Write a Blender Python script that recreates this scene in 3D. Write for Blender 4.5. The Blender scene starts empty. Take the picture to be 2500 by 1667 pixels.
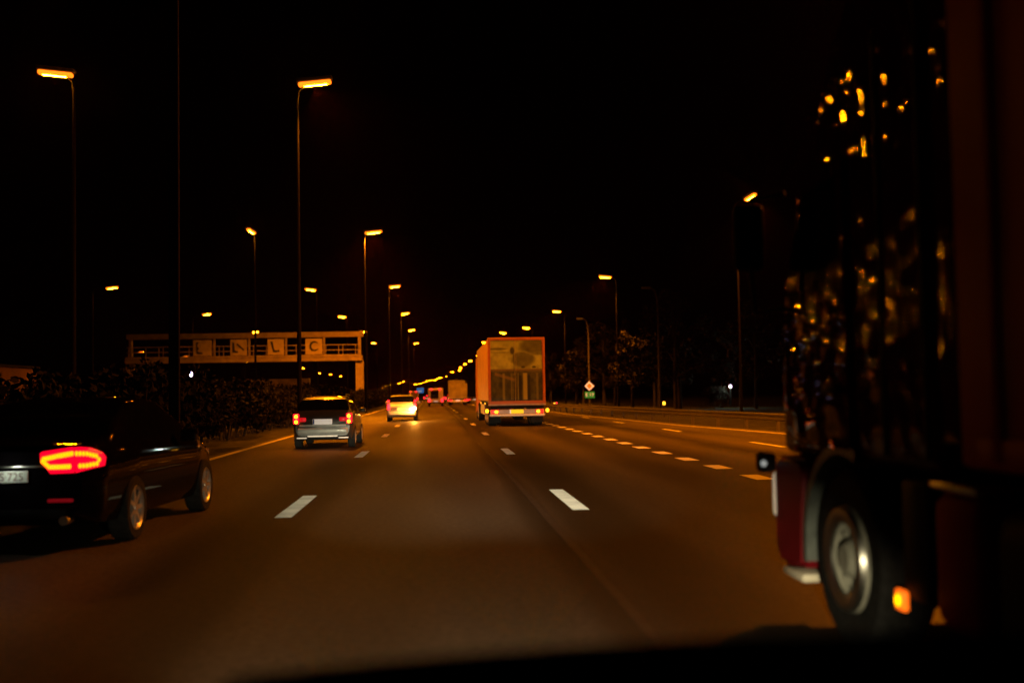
import bpy, bmesh, math, random
from mathutils import Vector, Matrix
import numpy as np

R = math.radians
PI = math.pi
random.seed(11)
S = bpy.context.scene
COL = S.collection

# ------------------------------------------------------------------ camera
cam_d = bpy.data.cameras.new('camera')
cam = bpy.data.objects.new('camera', cam_d)
COL.objects.link(cam)
S.camera = cam
cam_d.lens = 38.25
cam_d.sensor_width = 36
cam_d.clip_start = 0.05
cam_d.clip_end = 6000
EYE = Vector((0, 0, 1.45))
roll = R(1.0)
yc = Vector((-0.0684, -0.0492, 1.0))                     # the road's direction, in (right, up, forward) of the camera
q = 0.0492 * math.cos(roll) - 0.0684 * math.sin(roll)
zc = Vector((-math.sin(roll), math.cos(roll), q))
yc.normalize(); zc = (zc - yc * zc.dot(yc)).normalized()
xc = Vector((1, 0, 0))
xc = (xc - yc * xc.dot(yc) - zc * xc.dot(zc)).normalized()
right = Vector((xc.x, yc.x, zc.x)); up = Vector((xc.y, yc.y, zc.y)); fwd = Vector((xc.z, yc.z, zc.z))
M = Matrix((right, up, -fwd)).transposed().to_4x4()
M.translation = EYE
cam.matrix_world = M
cam_d.dof.use_dof = True
cam_d.dof.focus_distance = 24
cam_d.dof.aperture_fstop = 0.8
cam_d.dof.aperture_blades = 6
cam_d.dof.aperture_rotation = R(12)

# ------------------------------------------------------------------ night sky
W = bpy.data.worlds.new('World')
S.world = W
W.use_nodes = True
wn = W.node_tree.nodes
sky = wn.new('ShaderNodeTexSky')
sky.sky_type = 'NISHITA'
sky.sun_disc = False
sky.sun_elevation = R(-9)
sky.sun_rotation = R(200)
W.node_tree.links.new(sky.outputs[0], wn['Background'].inputs[0])
wn['Background'].inputs[1].default_value = 0.05

S.view_settings.view_transform = 'Standard'
S.view_settings.look = 'None'
S.view_settings.exposure = 0.0
S.view_settings.gamma = 1
S.view_settings.use_curve_mapping = False
S.cycles.use_denoising = True
S.cycles.max_bounces = 5
S.cycles.diffuse_bounces = 2
S.cycles.glossy_bounces = 3
S.cycles.transparent_max_bounces = 6
S.cycles.sample_clamp_indirect = 4.0
S.cycles.caustics_reflective = False
S.cycles.caustics_refractive = False

SODIUM = (1.0, 0.22, 0.003)

# ------------------------------------------------------------------ helpers
def tag(o, label=None, cat=None, group=None, kind=None):
    if label: o['label'] = label
    if cat: o['category'] = cat
    if group: o['group'] = group
    if kind: o['kind'] = kind
    return o

def empty(name, loc, label, cat, rz=0, group=None):
    o = bpy.data.objects.new(name, None)
    COL.objects.link(o)
    o.empty_display_size = 0.2
    o.location = loc
    o.rotation_euler = (0, 0, rz)
    return tag(o, label, cat, group)

def copy_tree(o, parent=None):
    c = o.copy()
    COL.objects.link(c)
    if parent is not None: c.parent = parent
    for ch in list(o.children):
        copy_tree(ch, c)
    return c

def place(o, loc, rz, label, group=None):
    o.location = loc
    o.rotation_euler = (0, 0, rz)
    o['label'] = label
    if group: o['group'] = group
    elif 'group' in o: del o['group']
    return o

def build(name, bm, mat, parent=None, smooth=None, loc=None):
    me = bpy.data.meshes.new(name)
    bm.normal_update()
    bm.to_mesh(me)
    bm.free()
    for m in (mat if isinstance(mat, (list, tuple)) else [mat]):
        me.materials.append(m)
    if smooth is not None:
        me.shade_smooth()
        try: me.set_sharp_from_angle(angle=R(smooth))
        except Exception: pass
    o = bpy.data.objects.new(name, me)
    COL.objects.link(o)
    if parent is not None: o.parent = parent
    if loc: o.location = loc
    return o

def BM(): return bmesh.new()

def box(bm, x0, x1, y0, y1, z0, z1, bev=0.0, seg=2):
    r = bmesh.ops.create_cube(bm, size=1.0)
    vs = r['verts']
    for v in vs:
        v.co = Vector(((x0 + x1) / 2 + v.co.x * (x1 - x0), (y0 + y1) / 2 + v.co.y * (y1 - y0), (z0 + z1) / 2 + v.co.z * (z1 - z0)))
    if bev > 0:
        es = list({e for v in vs for e in v.link_edges})
        bmesh.ops.bevel(bm, geom=es, offset=bev, segments=seg, profile=0.5, affect='EDGES')
    return bm

def tube(bm, pts, rads, n=10, cap=True):
    """a tapered tube through points"""
    pts = [Vector(p) for p in pts]
    if not isinstance(rads, (list, tuple)): rads = [rads] * len(pts)
    rings = []
    prev = None
    for i, p in enumerate(pts):
        d = (pts[min(i + 1, len(pts) - 1)] - pts[max(i - 1, 0)]).normalized()
        if prev is None:
            a = Vector((0, 0, 1)) if abs(d.z) < 0.9 else Vector((1, 0, 0))
            u = d.cross(a).normalized()
        else:
            u = (prev - d * prev.dot(d)).normalized()
        prev = u
        w = d.cross(u)
        rings.append([bm.verts.new(p + (u * math.cos(2 * PI * k / n) + w * math.sin(2 * PI * k / n)) * rads[i]) for k in range(n)])
    for i in range(len(rings) - 1):
        for k in range(n):
            bm.faces.new((rings[i][k], rings[i][(k + 1) % n], rings[i + 1][(k + 1) % n], rings[i + 1][k]))
    if cap:
        bm.faces.new(rings[0][::-1]); bm.faces.new(rings[-1])
    return bm

def lathe_x(bm, prof, cx, cy, cz, n=40):
    """revolve (x, r) profile about the x axis"""
    rings = []
    for (x, r) in prof:
        rings.append([bm.verts.new((cx + x, cy + r * math.cos(2 * PI * k / n), cz + r * math.sin(2 * PI * k / n))) for k in range(n)])
    for i in range(len(rings) - 1):
        for k in range(n):
            bm.faces.new((rings[i][k], rings[i][(k + 1) % n], rings[i + 1][(k + 1) % n], rings[i + 1][k]))
    return bm

def prism(bm, poly, axis, a, b):
    """extrude a 2-D polygon along an axis from a to b"""
    def P(u, v, t):
        return {'x': (t, u, v), 'y': (u, t, v), 'z': (u, v, t)}[axis]
    f0 = [bm.verts.new(P(u, v, a)) for u, v in poly]
    f1 = [bm.verts.new(P(u, v, b)) for u, v in poly]
    n = len(poly)
    bm.faces.new(f0[::-1]); bm.faces.new(f1)
    for i in range(n):
        bm.faces.new((f0[i], f0[(i + 1) % n], f1[(i + 1) % n], f1[i]))
    bmesh.ops.recalc_face_normals(bm, faces=bm.faces[:])
    return bm

def ellipsoid(bm, c, r, u=10, v=7):
    res = bmesh.ops.create_uvsphere(bm, u_segments=u, v_segments=v, radius=1.0)
    for w in res['verts']:
        w.co = Vector((c[0] + w.co.x * r[0], c[1] + w.co.y * r[1], c[2] + w.co.z * r[2]))

def lerp_tab(tab, t):
    if t <= tab[0][0]: return tab[0][1]
    for (a, va), (b, vb) in zip(tab, tab[1:]):
        if t <= b:
            k = (t - a) / (b - a)
            k = k * k * (3 - 2 * k) * 0.5 + k * 0.5
            return va + (vb - va) * k
    return tab[-1][1]

# ------------------------------------------------------------------ materials
def mat(name, col, rough=0.5, metal=0.0, spec=0.5, var=0.25, scale=6.0, bump=0.0, bscale=40.0, coat=0.0, emit=None, estr=0.0, bdist=0.02, bdet=2):
    m = bpy.data.materials.new(name)
    m.use_nodes = True
    nt = m.node_tree; n = nt.nodes; l = nt.links
    b = n['Principled BSDF']
    b.inputs['Roughness'].default_value = rough
    b.inputs['Metallic'].default_value = metal
    b.inputs['Specular IOR Level'].default_value = spec
    b.inputs['Coat Weight'].default_value = coat
    b.inputs['Coat Roughness'].default_value = 0.04
    tc = n.new('ShaderNodeTexCoord')
    nz = n.new('ShaderNodeTexNoise')
    nz.inputs['Scale'].default_value = scale
    nz.inputs['Detail'].default_value = 5
    l.new(tc.outputs['Object'], nz.inputs['Vector'])
    cr = n.new('ShaderNodeValToRGB')
    cr.color_ramp.elements[0].position = 0.3
    cr.color_ramp.elements[1].position = 0.7
    cr.color_ramp.elements[0].color = tuple(c * (1 - var) for c in col) + (1,)
    cr.color_ramp.elements[1].color = tuple(min(1, c * (1 + var)) for c in col) + (1,)
    l.new(nz.outputs['Fac'], cr.inputs['Fac'])
    l.new(cr.outputs['Color'], b.inputs['Base Color'])
    if bump > 0:
        n2 = n.new('ShaderNodeTexNoise')
        n2.inputs['Scale'].default_value = bscale
        n2.inputs['Detail'].default_value = bdet
        l.new(tc.outputs['Object'], n2.inputs['Vector'])
        bp = n.new('ShaderNodeBump')
        bp.inputs['Strength'].default_value = bump
        bp.inputs['Distance'].default_value = bdist
        l.new(n2.outputs['Fac'], bp.inputs['Height'])
        l.new(bp.outputs['Normal'], b.inputs['Normal'])
        if coat > 0: l.new(bp.outputs['Normal'], b.inputs['Coat Normal'])
    if emit:
        b.inputs['Emission Color'].default_value = tuple(emit) + (1,)
        b.inputs['Emission Strength'].default_value = estr
    return m

LENS = (1.0, 0.17, 0.006)
m_lens = mat('sodium lamp glass', (0.5, 0.25, 0.05), 0.3, emit=LENS, estr=2.6)
m_burner = mat('sodium burner', (0.6, 0.4, 0.1), 0.3, emit=(1.0, 0.30, 0.0015), estr=2000.0)
m_lens_far = m_lens
m_pole = mat('galvanised pole', (0.007, 0.006, 0.006), 0.7, 0.0, spec=.06)
m_headshell = mat('lamp housing', (0.12, 0.12, 0.12), 0.5)
m_black = mat('black plastic', (0.010, 0.010, 0.011), 0.6, spec=.06)
m_tyre = mat('tyre rubber', (0.016, 0.016, 0.016), 0.85, spec=.1, var=0.3, scale=20)
m_rim = mat('alloy rim', (0.42, 0.43, 0.43), 0.35, 0.7)
m_glass = mat('dark car glass', (0.004, 0.004, 0.005), 0.03, spec=0.6)
m_bpaint = mat('black car paint', (0.004, 0.003, 0.004), 0.03, spec=0.08, coat=0.03, bump=0.03, bscale=2.5)
m_gpaint = mat('grey car paint', (0.06, 0.066, 0.07), 0.38, 0.45, coat=1.0, var=0.08)
m_spaint = mat('silver car paint', (0.42, 0.40, 0.36), 0.35, 0.35, coat=0.8, var=0.06)
m_chrome = mat('chrome', (0.42, 0.42, 0.39), 0.36, 1.0, var=0.1)
m_plate = mat('white number plate', (0.72, 0.74, 0.68), 0.5, var=0.06)
m_plate_y = mat('yellow number plate', (0.8, 0.62, 0.02), 0.5, var=0.05, emit=(1, .8, .0), estr=0.5)
m_plate_r = mat('plate lettering', (0.14, 0.02, 0.015), 0.5)
m_blue = mat('blue strip', (0.02, 0.05, 0.4), 0.5)
m_red_on = mat('lit red lamp', (0.4, 0.01, 0.01), 0.3, emit=(1.0, 0.012, 0.02), estr=7.0)
m_red_core = mat('lit lamp core', (0.5, 0.1, 0.01), 0.3, emit=(1.0, 0.20, 0.004), estr=11.0)
m_red_dim = mat('red reflector', (0.35, 0.01, 0.01), 0.3, emit=(1.0, 0.01, 0.02), estr=0.5)
m_plate_lit = mat('lit number plate', (0.75, 0.74, 0.70), 0.5, var=0.12, scale=25, emit=(1, .85, .7), estr=0.35)

# ------------------------------------------------------------------ the road's course
def delta(y):                                            # the motorway bends gently to the left
    return -2.3e-5 * y * y if y > 0 else 0.0
def edge_r(y):                                           # right edge line: the merging lane tapers away
    return lerp_tab([(-30, 14.0), (22, 12.4), (35, 11.1), (47, 9.95), (75, 8.8), (120, 8.6), (4000, 8.6)], y)

def strip(name, xa, xb, ys, z, m, kind='structure', parent=None, uv=False):
    bm = BM()
    uvl = bm.loops.layers.uv.new('UVMap')
    fa = xa if callable(xa) else (lambda y: xa)
    fb = xb if callable(xb) else (lambda y: xb)
    NX = 8
    rows = []
    for y in ys:
        a, b = fa(y), fb(y)
        rows.append([(bm.verts.new((a + (b - a) * k / NX + delta(y), y, z)), (a + (b - a) * k / NX) / 40 + 0.5) for k in range(NX + 1)])
    for r0, r1, ya, yb in zip(rows, rows[1:], ys, ys[1:]):
        for k in range(NX):
            q4 = (r0[k], r0[k + 1], r1[k + 1], r1[k])
            f = bm.faces.new([q[0] for q in q4])
            for lp, q, yy in zip(f.loops, q4, (ya, ya, yb, yb)):
                lp[uvl].uv = (q[1], yy)
    o = build(name, bm, m, parent)
    if kind: o['kind'] = kind
    return o

YS = [-30, -15] + [i * 5 for i in range(0, 40)] + [200 + i * 25 for i in range(0, 90)]

# asphalt: worn paler in the wheel paths, darker and tarred along the joints between lanes
m_asph = bpy.data.materials.new('asphalt')
m_asph.use_nodes = True
nt = m_asph.node_tree; n = nt.nodes; l = nt.links
b = n['Principled BSDF']
uvn = n.new('ShaderNodeUVMap'); uvn.uv_map = 'UVMap'
sep = n.new('ShaderNodeSeparateXYZ'); l.new(uvn.outputs[0], sep.inputs[0])
tc = n.new('ShaderNodeTexCoord')
wob = n.new('ShaderNodeTexNoise'); wob.inputs['Scale'].default_value = 0.12; wob.inputs['Detail'].default_value = 3
l.new(tc.outputs['Object'], wob.inputs['Vector'])
wm = n.new('ShaderNodeMath'); wm.operation = 'MULTIPLY_ADD'; wm.inputs[1].default_value = 0.012
l.new(wob.outputs['Fac'], wm.inputs[0])
off = n.new('ShaderNodeMath'); off.operation = 'ADD'; off.inputs[1].default_value = -0.006
l.new(sep.outputs['X'], wm.inputs[2]); l.new(wm.outputs[0], off.inputs[0])
ramp = n.new('ShaderNodeValToRGB')
cr = ramp.color_ramp
def X2U(x): return x / 40 + 0.5
stops = [(-8, .03), (-5.4, .035), (-4.7, .07), (-4.0, .085), (-2.9, .08), (-2.4, .030), (-1.6, .026), (-1.3, .058), (0.0, .066), (1.0, .062), (1.12, .026),
         (1.24, .020), (1.34, .042), (1.46, .036), (1.6, .018), (2.25, .016), (2.6, .05), (3.3, .07), (3.8, .04), (4.3, .028), (4.9, .05), (5.7, .06), (6.5, .085), (7.3, .035), (8.1, .09), (9.6, .075), (11, .05), (14, .04)]
cr.elements[0].position = X2U(stops[0][0]); cr.elements[1].position = X2U(stops[-1][0])
for e, s in ((cr.elements[0], stops[0]), (cr.elements[1], stops[-1])):
    e.color = (s[1] * 1.1, s[1] * .92, s[1] * .7, 1)
for x, v in stops[1:-1]:
    e = cr.elements.new(X2U(x)); e.color = (v * 1.1, v * .92, v * .7, 1)
l.new(off.outputs[0], ramp.inputs['Fac'])
grain = n.new('ShaderNodeTexNoise'); grain.inputs['Scale'].default_value = 14; grain.inputs['Detail'].default_value = 8; grain.inputs['Roughness'].default_value = .9
l.new(tc.outputs['Object'], grain.inputs['Vector'])
gr = n.new('ShaderNodeValToRGB')
gr.color_ramp.elements[0].position = .36; gr.color_ramp.elements[1].position = .64
gr.color_ramp.elements[0].color = (.4, .4, .4, 1); gr.color_ramp.elements[1].color = (1.6, 1.6, 1.6, 1)
l.new(grain.outputs['Fac'], gr.inputs['Fac'])
stain = n.new('ShaderNodeTexNoise'); stain.inputs['Scale'].default_value = 0.5; stain.inputs['Detail'].default_value = 6
mp = n.new('ShaderNodeMapping'); mp.inputs['Scale'].default_value = (1, 0.12, 1)
l.new(tc.outputs['Object'], mp.inputs['Vector']); l.new(mp.outputs[0], stain.inputs['Vector'])
st = n.new('ShaderNodeValToRGB')
st.color_ramp.elements[0].position = .3; st.color_ramp.elements[1].position = .7
st.color_ramp.elements[0].color = (.5, .5, .5, 1); st.color_ramp.elements[1].color = (1.35, 1.35, 1.35, 1)
l.new(stain.outputs['Fac'], st.inputs['Fac'])
mx = n.new('ShaderNodeMix'); mx.data_type = 'RGBA'; mx.blend_type = 'MULTIPLY'; mx.inputs[0].default_value = 1
l.new(ramp.outputs[0], mx.inputs[6]); l.new(gr.outputs[0], mx.inputs[7])
mx2 = n.new('ShaderNodeMix'); mx2.data_type = 'RGBA'; mx2.blend_type = 'MULTIPLY'; mx2.inputs[0].default_value = 1
l.new(mx.outputs[2], mx2.inputs[6]); l.new(st.outputs[0], mx2.inputs[7])
l.new(mx2.outputs[2], b.inputs['Base Color'])
b.inputs['Roughness'].default_value = 0.55
b.inputs['Specular IOR Level'].default_value = 0.06
bp = n.new('ShaderNodeBump'); bp.inputs['Strength'].default_value = .35; bp.inputs['Distance'].default_value = .006
l.new(grain.outputs['Fac'], bp.inputs['Height']); l.new(bp.outputs[0], b.inputs['Normal'])

m_ground = mat('dark verge soil and grass', (0.035, 0.035, 0.018), 0.95, var=0.6, scale=1.5, spec=0.1, bump=0.6, bscale=6)
m_gravel = mat('gravel verge', (0.10, 0.09, 0.075), 0.95, var=0.5, scale=9, spec=0.1, bump=0.8, bscale=20)

# ground: one sheet to the horizon, flat under the carriageways, lower beyond the right verge
bm = BM()
cols = [-2600, -900, -300, -120, -60, -45, -36, -9, -6.4, -5.8, 0, 5, 'e', 'e1', 'e3', 'e9', 40, 70, 150, 500, 1500, 2600]
ys = [-60, -20] + [i * 10 for i in range(0, 26)] + [275 + 40 * i for i in range(0, 60)] + [2800, 3400]
rows = []
for y in ys:
    row = []
    for c in cols:
        d = delta(min(y, 2500))
        if isinstance(c, str):
            x = edge_r(y) + {'e': .55, 'e1': 1.0, 'e3': 3.0, 'e9': 9.0}[c]
            z = {'e': -.03, 'e1': -.08, 'e3': -.3, 'e9': -.5}[c]
        else:
            x = c; z = -.03 if c < 10 else -.6
            if c <= -120: z = -.4
        if abs(x) < 150: x += d
        row.append(bm.verts.new((x, y, z)))
    rows.append(row)
for r0, r1 in zip(rows, rows[1:]):
    for k in range(len(cols) - 1):
        bm.faces.new((r0[k], r0[k + 1], r1[k + 1], r1[k]))
tag(build('ground', bm, m_ground), kind='structure')

strip('road', -5.8, lambda y: edge_r(y) + .5, YS, 0.0, m_asph)
strip('opposite_road', -31, -17.5, YS, 0.0, m_asph)

# painted markings: ribbed, bead-filled thermoplastic whose small upright facets face the traffic
def paint_mat(name, col, tilt):
    m = mat(name, col, 0.55, var=0.18, scale=3.0)
    nt = m.node_tree
    if tilt:
        nm = nt.nodes.new('ShaderNodeCombineXYZ')
        nm.inputs[0].default_value = 0; nm.inputs[1].default_value = -math.sin(R(tilt)); nm.inputs[2].default_value = math.cos(R(tilt))
        nt.links.new(nm.outputs[0], nt.nodes['Principled BSDF'].inputs['Normal'])
    return m
m_mark = paint_mat('ribbed white road paint', (0.85, 0.82, 0.76), 60)
m_mark_flat = paint_mat('worn flat road paint', (0.55, 0.50, 0.42), 0)
m_mark_blk = paint_mat('block marking paint', (0.88, 0.86, 0.66), 10)

def dash(bm, x, y0, y1, w, z=0.005):
    ss = 3
    pts = [y0 + (y1 - y0) * k / ss for k in range(ss + 1)]
    vs = [(bm.verts.new((x - w / 2 + delta(y), y, z)), bm.verts.new((x + w / 2 + delta(y), y, z))) for y in pts]
    for a, c in zip(vs, vs[1:]):
        bm.faces.new((a[0], a[1], c[1], c[0]))

def markings(name, x, start, period, length, w, n, m):
    bm = BM()
    for k in range(n):
        y = start + k * period
        dash(bm, x, y, y + length, w)
    return tag(build(name, bm, m), kind='structure')

markings('lane_marking', -1.887, 13.4, 12.7, 2.9, 0.21, 60, m_mark)
markings('lane_marking', 1.757, 13.45, 12.6, 2.9, 0.21, 60, m_mark)
markings('block_marking', 5.265, 9.6, 2.55, 1.05, 0.32, 130, m_mark_blk)
markings('lane_marking', 8.65, 15.2, 11.6, 2.9, 0.16, 5, m_mark_blk)
strip('edge_line', -5.55, -5.36, YS[2:60], 0.005, m_mark_flat)
strip('edge_line', lambda y: edge_r(y), lambda y: edge_r(y) + .2, YS[2:60], 0.005, m_mark_flat)
m_tar = mat('bitumen seam', (.026, .022, .018), .7, var=.4, spec=.1, scale=4)
strip('tar_seam', lambda y: 1.19 + .03 * math.sin(y * .11), lambda y: 1.29 + .03 * math.sin(y * .13), YS[2:60], 0.004, m_tar)
strip('gravel_verge', lambda y: edge_r(y) + .55, lambda y: edge_r(y) + 1.0, YS[2:45], -0.02, m_gravel)

# ------------------------------------------------------------------ street lamps
def spot(parent, loc, power, col, ang, blend, rot=(0, 0, 0), size=0.0):
    ld = bpy.data.lights.new('light', 'SPOT')
    ld.energy = power; ld.color = col; ld.spot_size = R(ang); ld.spot_blend = blend
    ld.shadow_soft_size = size
    o = bpy.data.objects.new('light', ld)
    COL.objects.link(o); o.parent = parent; o.location = loc; o.rotation_euler = rot
    return o

def lamp_head_meshes(parent, dirx, H, tilt, arm=0.8, L=1.5):
    """head and glass of a long sodium lantern; the origin of the thing is on the ground under the lantern"""
    def tl(x, z): return (x * math.cos(tilt) - z * math.sin(tilt), x * math.sin(tilt) + z * math.cos(tilt))
    bm = BM(); box(bm, -L / 2 - .08, L / 2 + .08, -.22, .22, 0.02, .2, .07, 3)
    for v in bm.verts: x, z = tl(v.co.x, v.co.z); v.co.x = x; v.co.z = z + H
    build('lamp_head', bm, m_headshell, parent, 40)
    bm = BM(); box(bm, -L / 2, L / 2, -.16, .16, -.17, 0.02, .075, 3)
    for v in bm.verts: x, z = tl(v.co.x, v.co.z); v.co.x = x; v.co.z = z + H
    g = build('lamp_glass', bm, m_lens, parent, 40)
    bm = BM(); box(bm, -L * .36, L * .36, -.018, .018, -.19, -.160, .01, 2)
    for v in bm.verts: x, z = tl(v.co.x, v.co.z); v.co.x = x; v.co.z = z + H
    build('burner', bm, m_burner, g, 40)
    return g

def street_lamp(side, H=15.95, tilt=6, arm=0.8):
    """side = +1: the pole stands left of the lantern and the lantern's outer end is on the right"""
    root = empty('street_lamp', (0, 0, 0), 'street lamp', 'street lamp')
    t = R(tilt) * side
    lamp_head_meshes(root, side, H, t)
    px = -side * (0.8 + arm)
    bm = BM(); tube(bm, [(px, 0, -.6), (px, 0, 4), (px, 0, H - .9), (px + side * .06, 0, H - .45), (px + side * .35, 0, H - .18), (-side * .8, 0, H + .1 - .8 * math.sin(abs(t)))],
                    [.12, .1, .065, .06, .05, .045], 10)
    build('pole', bm, m_pole, root, 50)
    bm = BM(); box(bm, px - .18, px + .18, -.18, .18, -.62, .02, .02, 1)
    build('base_plate', bm, m_pole, root)
    return root

LAMP_W = 24000
def lit(root, side=0, power=LAMP_W, ang=138, H=15.95):
    # the optic throws the light out over the road, away from its own pole
    return spot(root, (0, 0, H - .3), power, SODIUM, ang, .5, (0, R(-30 * side), 0))

ORD = ['nearest', 'second nearest', 'third nearest', 'fourth nearest', 'fifth nearest', 'sixth nearest', 'seventh nearest', 'farthest']
protoA = street_lamp(+1, arm=.0)
for i, (x, y) in enumerate([(-5.45, 50), (-5.45, 96), (-5.45, 144), (-5.45, 192), (-5.5, 241), (-5.75, 302)]):
    o = protoA if i == 0 else copy_tree(protoA)
    place(o, (x, y, 0), 0, f'{ORD[i]} lamp of the row above the fast lane, on central reservation poles', 'lamps along the fast lane')
A_lamps = [o for o in S.objects if o.get('group') == 'lamps along the fast lane']
protoB = street_lamp(-1, arm=.5)
for i, (x, y) in enumerate([(20.6, 131), (20.7, 186), (19.2, 232), (15.2, 249), (13.0, 294), (14.0, 351), (14.9, 397)]):
    o = protoB if i == 0 else copy_tree(protoB)
    place(o, (x, y, -.4), 0, f'{ORD[i]} lamp of the right-hand row, ' + ('above the dark trees' if i < 3 else 'just above the orange lorry'), 'lamps along the right verge')
B_lamps = [o for o in S.objects if o.get('group') == 'lamps along the right verge']
protoD = street_lamp(-1, arm=.0)
for i, (x, y) in enumerate([(-16.6, 48.6), (-15.9, 95), (-16.8, 147), (-17.0, 198), (-16.4, 245), (-17.1, 298)]):
    o = protoD if i == 0 else copy_tree(protoD)
    place(o, (x, y, 0), R(78) if i == 1 else 0, f'{ORD[i]} lamp of the row over the opposite carriageway, tilted down rightwards', 'lamps over the opposite carriageway')
D_lamps = [o for o in S.objects if o.get('group') == 'lamps over the opposite carriageway']
protoC = street_lamp(+1, arm=1.6)
C_pos = [(-41.4, 142), (-39.0, 188), (-39.4, 240)]
for i, (x, y) in enumerate(C_pos):
    o = protoC if i == 0 else copy_tree(protoC)
    place(o, (x, y, 0), 0, f'{ORD[i]} lamp on the far left verge, beyond the opposite carriageway', 'lamps on the far left verge')
C_lamps = [o for o in S.objects if o.get('group') == 'lamps on the far left verge']
# the lamp facing us beside the parked-looking lorry's cab, and the slip road beyond the hedge
o = copy_tree(protoC)
place(o, (23.0, 77.5, -.4), R(-80), 'bright round-looking street lamp on a pole left of the dark lorry cab')
near_right = o
for i, (x, y, lb) in enumerate([(-88.8, 334, 'low orange lamp at the left end of the gantry'), (-84.8, 374, 'low orange lamp showing beside the thick dark mast'),
                                (-75.0, 439, 'low orange lamp showing just under the gantry walkway')]):
    place(copy_tree(protoC), (x, y, 0), 0, lb)
for i, (x, y) in enumerate([(-66.4, 546), (-69.6, 651), (-68.5, 707), (-67.9, 774)]):
    place(copy_tree(protoC), (x, y, 0), 0, f'{ORD[i]} of the small low lamps seen under the gantry over the hedge', 'small lamps under the gantry')
# beads of light along the bend
far = [(14.3, 466), (13.3, 518), (12.6, 580), (13.2, 635), (9.6, 691), (7.3, 761), (7.1, 850), (2.8, 900), (0.1, 971), (-2.3, 1053), (-7.1, 1085), (-10.8, 1107), (-15.9, 1225), (-21.2, 1308),
       (-27.2, 1402), (-31.4, 1477)]
for x, y in far:
    place(copy_tree(protoB), (x, y, 0), 0, 'tiny far lamp in the chain of lights bending left above the traffic', 'far lamps in the chain above the traffic')
for x, y in [(-34.2, 1117), (-41.3, 1230), (-44.7, 1256), (-65.9, 1537), (-78.3, 1641), (-90.2, 1794)]:
    place(copy_tree(protoA), (x, y, 0), 0, 'tiny far lamp low over the hedge left of the chain of lights', 'far lamps low over the hedge')
# now the light itself, in the lamps near enough to light what we see
for i, o in enumerate(A_lamps): lit(o, 0 if i == 1 else 1, LAMP_W * (1.7 if i == 1 else 1), 150 if i == 1 else (122 if i == 0 else 138))
for o in B_lamps[:4]: lit(o, -1, LAMP_W * 1.3, 138)
for i, o in enumerate(D_lamps): lit(o, 0, LAMP_W * .012, 168)
for o in C_lamps: lit(o, 0, LAMP_W * .012, 168)
lit(near_right, .4, LAMP_W * .8, 126)
for x, y in [(-62, 118), (-74, 156), (-98, 215), (-132, 292), (-172, 380)]:  # invented lamps out of view, placed for glints on the lorry cab
    o = copy_tree(protoC)
    place(o, (x, y, 0), 0, 'added unseen lamp beyond the left edge, put there for reflections on the lorry cab', 'added unseen lamps beyond the left edge')
    lit(o, 0, LAMP_W * .004, 168)

o = copy_tree(protoB)                                    # the next lamp of the right-hand row, just above the frame
place(o, (20.6, 33, -.4), 0, 'lamp of the right-hand row standing nearest of all, above the frame')
lit(o, -.5, LAMP_W * .3, 92)
# unlit curved lamp columns on the right
m_pole_r = mat('weathered pole', (0.05, 0.045, 0.04), 0.7, 0.0, spec=.1)
def curved_column(x, y, label):
    root = empty('lamp_column', (x, y, -.5), label, 'lamp column')
    bm = BM(); tube(bm, [(0, 0, 0), (0, 0, 5), (0, 0, 9.6), (-.06, 0, 10.6), (-.25, 0, 11.3), (-.7, 0, 11.6)], [.14, .12, .09, .08, .06, .05], 10)
    build('pole', bm, m_pole_r, root, 50)
    bm = BM(); box(bm, -1.5, -.65, -.14, .14, 11.5, 11.68, .05, 2)
    build('lamp_head', bm, m_headshell, root, 40)
    return root
curved_column(20.6, 100, 'unlit lamp column beside the reddish tree, behind the guard rail')
curved_column(19.75, 141, 'unlit lamp column carrying the diamond sign')

# thick dark twin mast at the left
root = empty('mast', (-6.15, 26, 0), 'thick dark twin-tube mast rising left of the gantry signs', 'mast')
m_mast = mat('dark mast paint', (0.006, 0.005, 0.005), 0.8, spec=.1)
for s in (-1, 1):
    bm = BM(); tube(bm, [(s * .085, 0, -.1), (s * .085, 0, 6), (s * .085, 0, 11.6)], [.045, .045, .04], 10)
    build('mast_tube', bm, m_mast, root, 50)
bm = BM(); box(bm, -.075, .075, -.02, .02, 0, 11.5)
build('web_plate', bm, m_black, root)

# ------------------------------------------------------------------ hedge in the central reservation
m_leaf = mat('hedge leaves', (0.005, 0.0042, 0.003), 0.8, var=0.55, scale=3, spec=0.15)
m_leaf_t = mat('tree leaves', (0.007, 0.005, 0.003), 0.7, var=0.5, scale=1.2, spec=0.2)
m_bark = mat('bark', (0.02, 0.016, 0.012), 0.9, var=0.4, scale=4)

def leaf(bm, c, s, rng):
    d = Vector((rng.gauss(0, 1), rng.gauss(0, 1), rng.gauss(0, .7))).normalized()
    a = d.orthogonal().normalized(); w = d.cross(a)
    t = rng.random() * PI
    u = a * math.cos(t) + w * math.sin(t); v = d.cross(u)
    u *= s; v *= s * .55
    bm.faces.new([bm.verts.new(c + p) for p in (-u, -v * .9, u, v * .9)])

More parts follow.
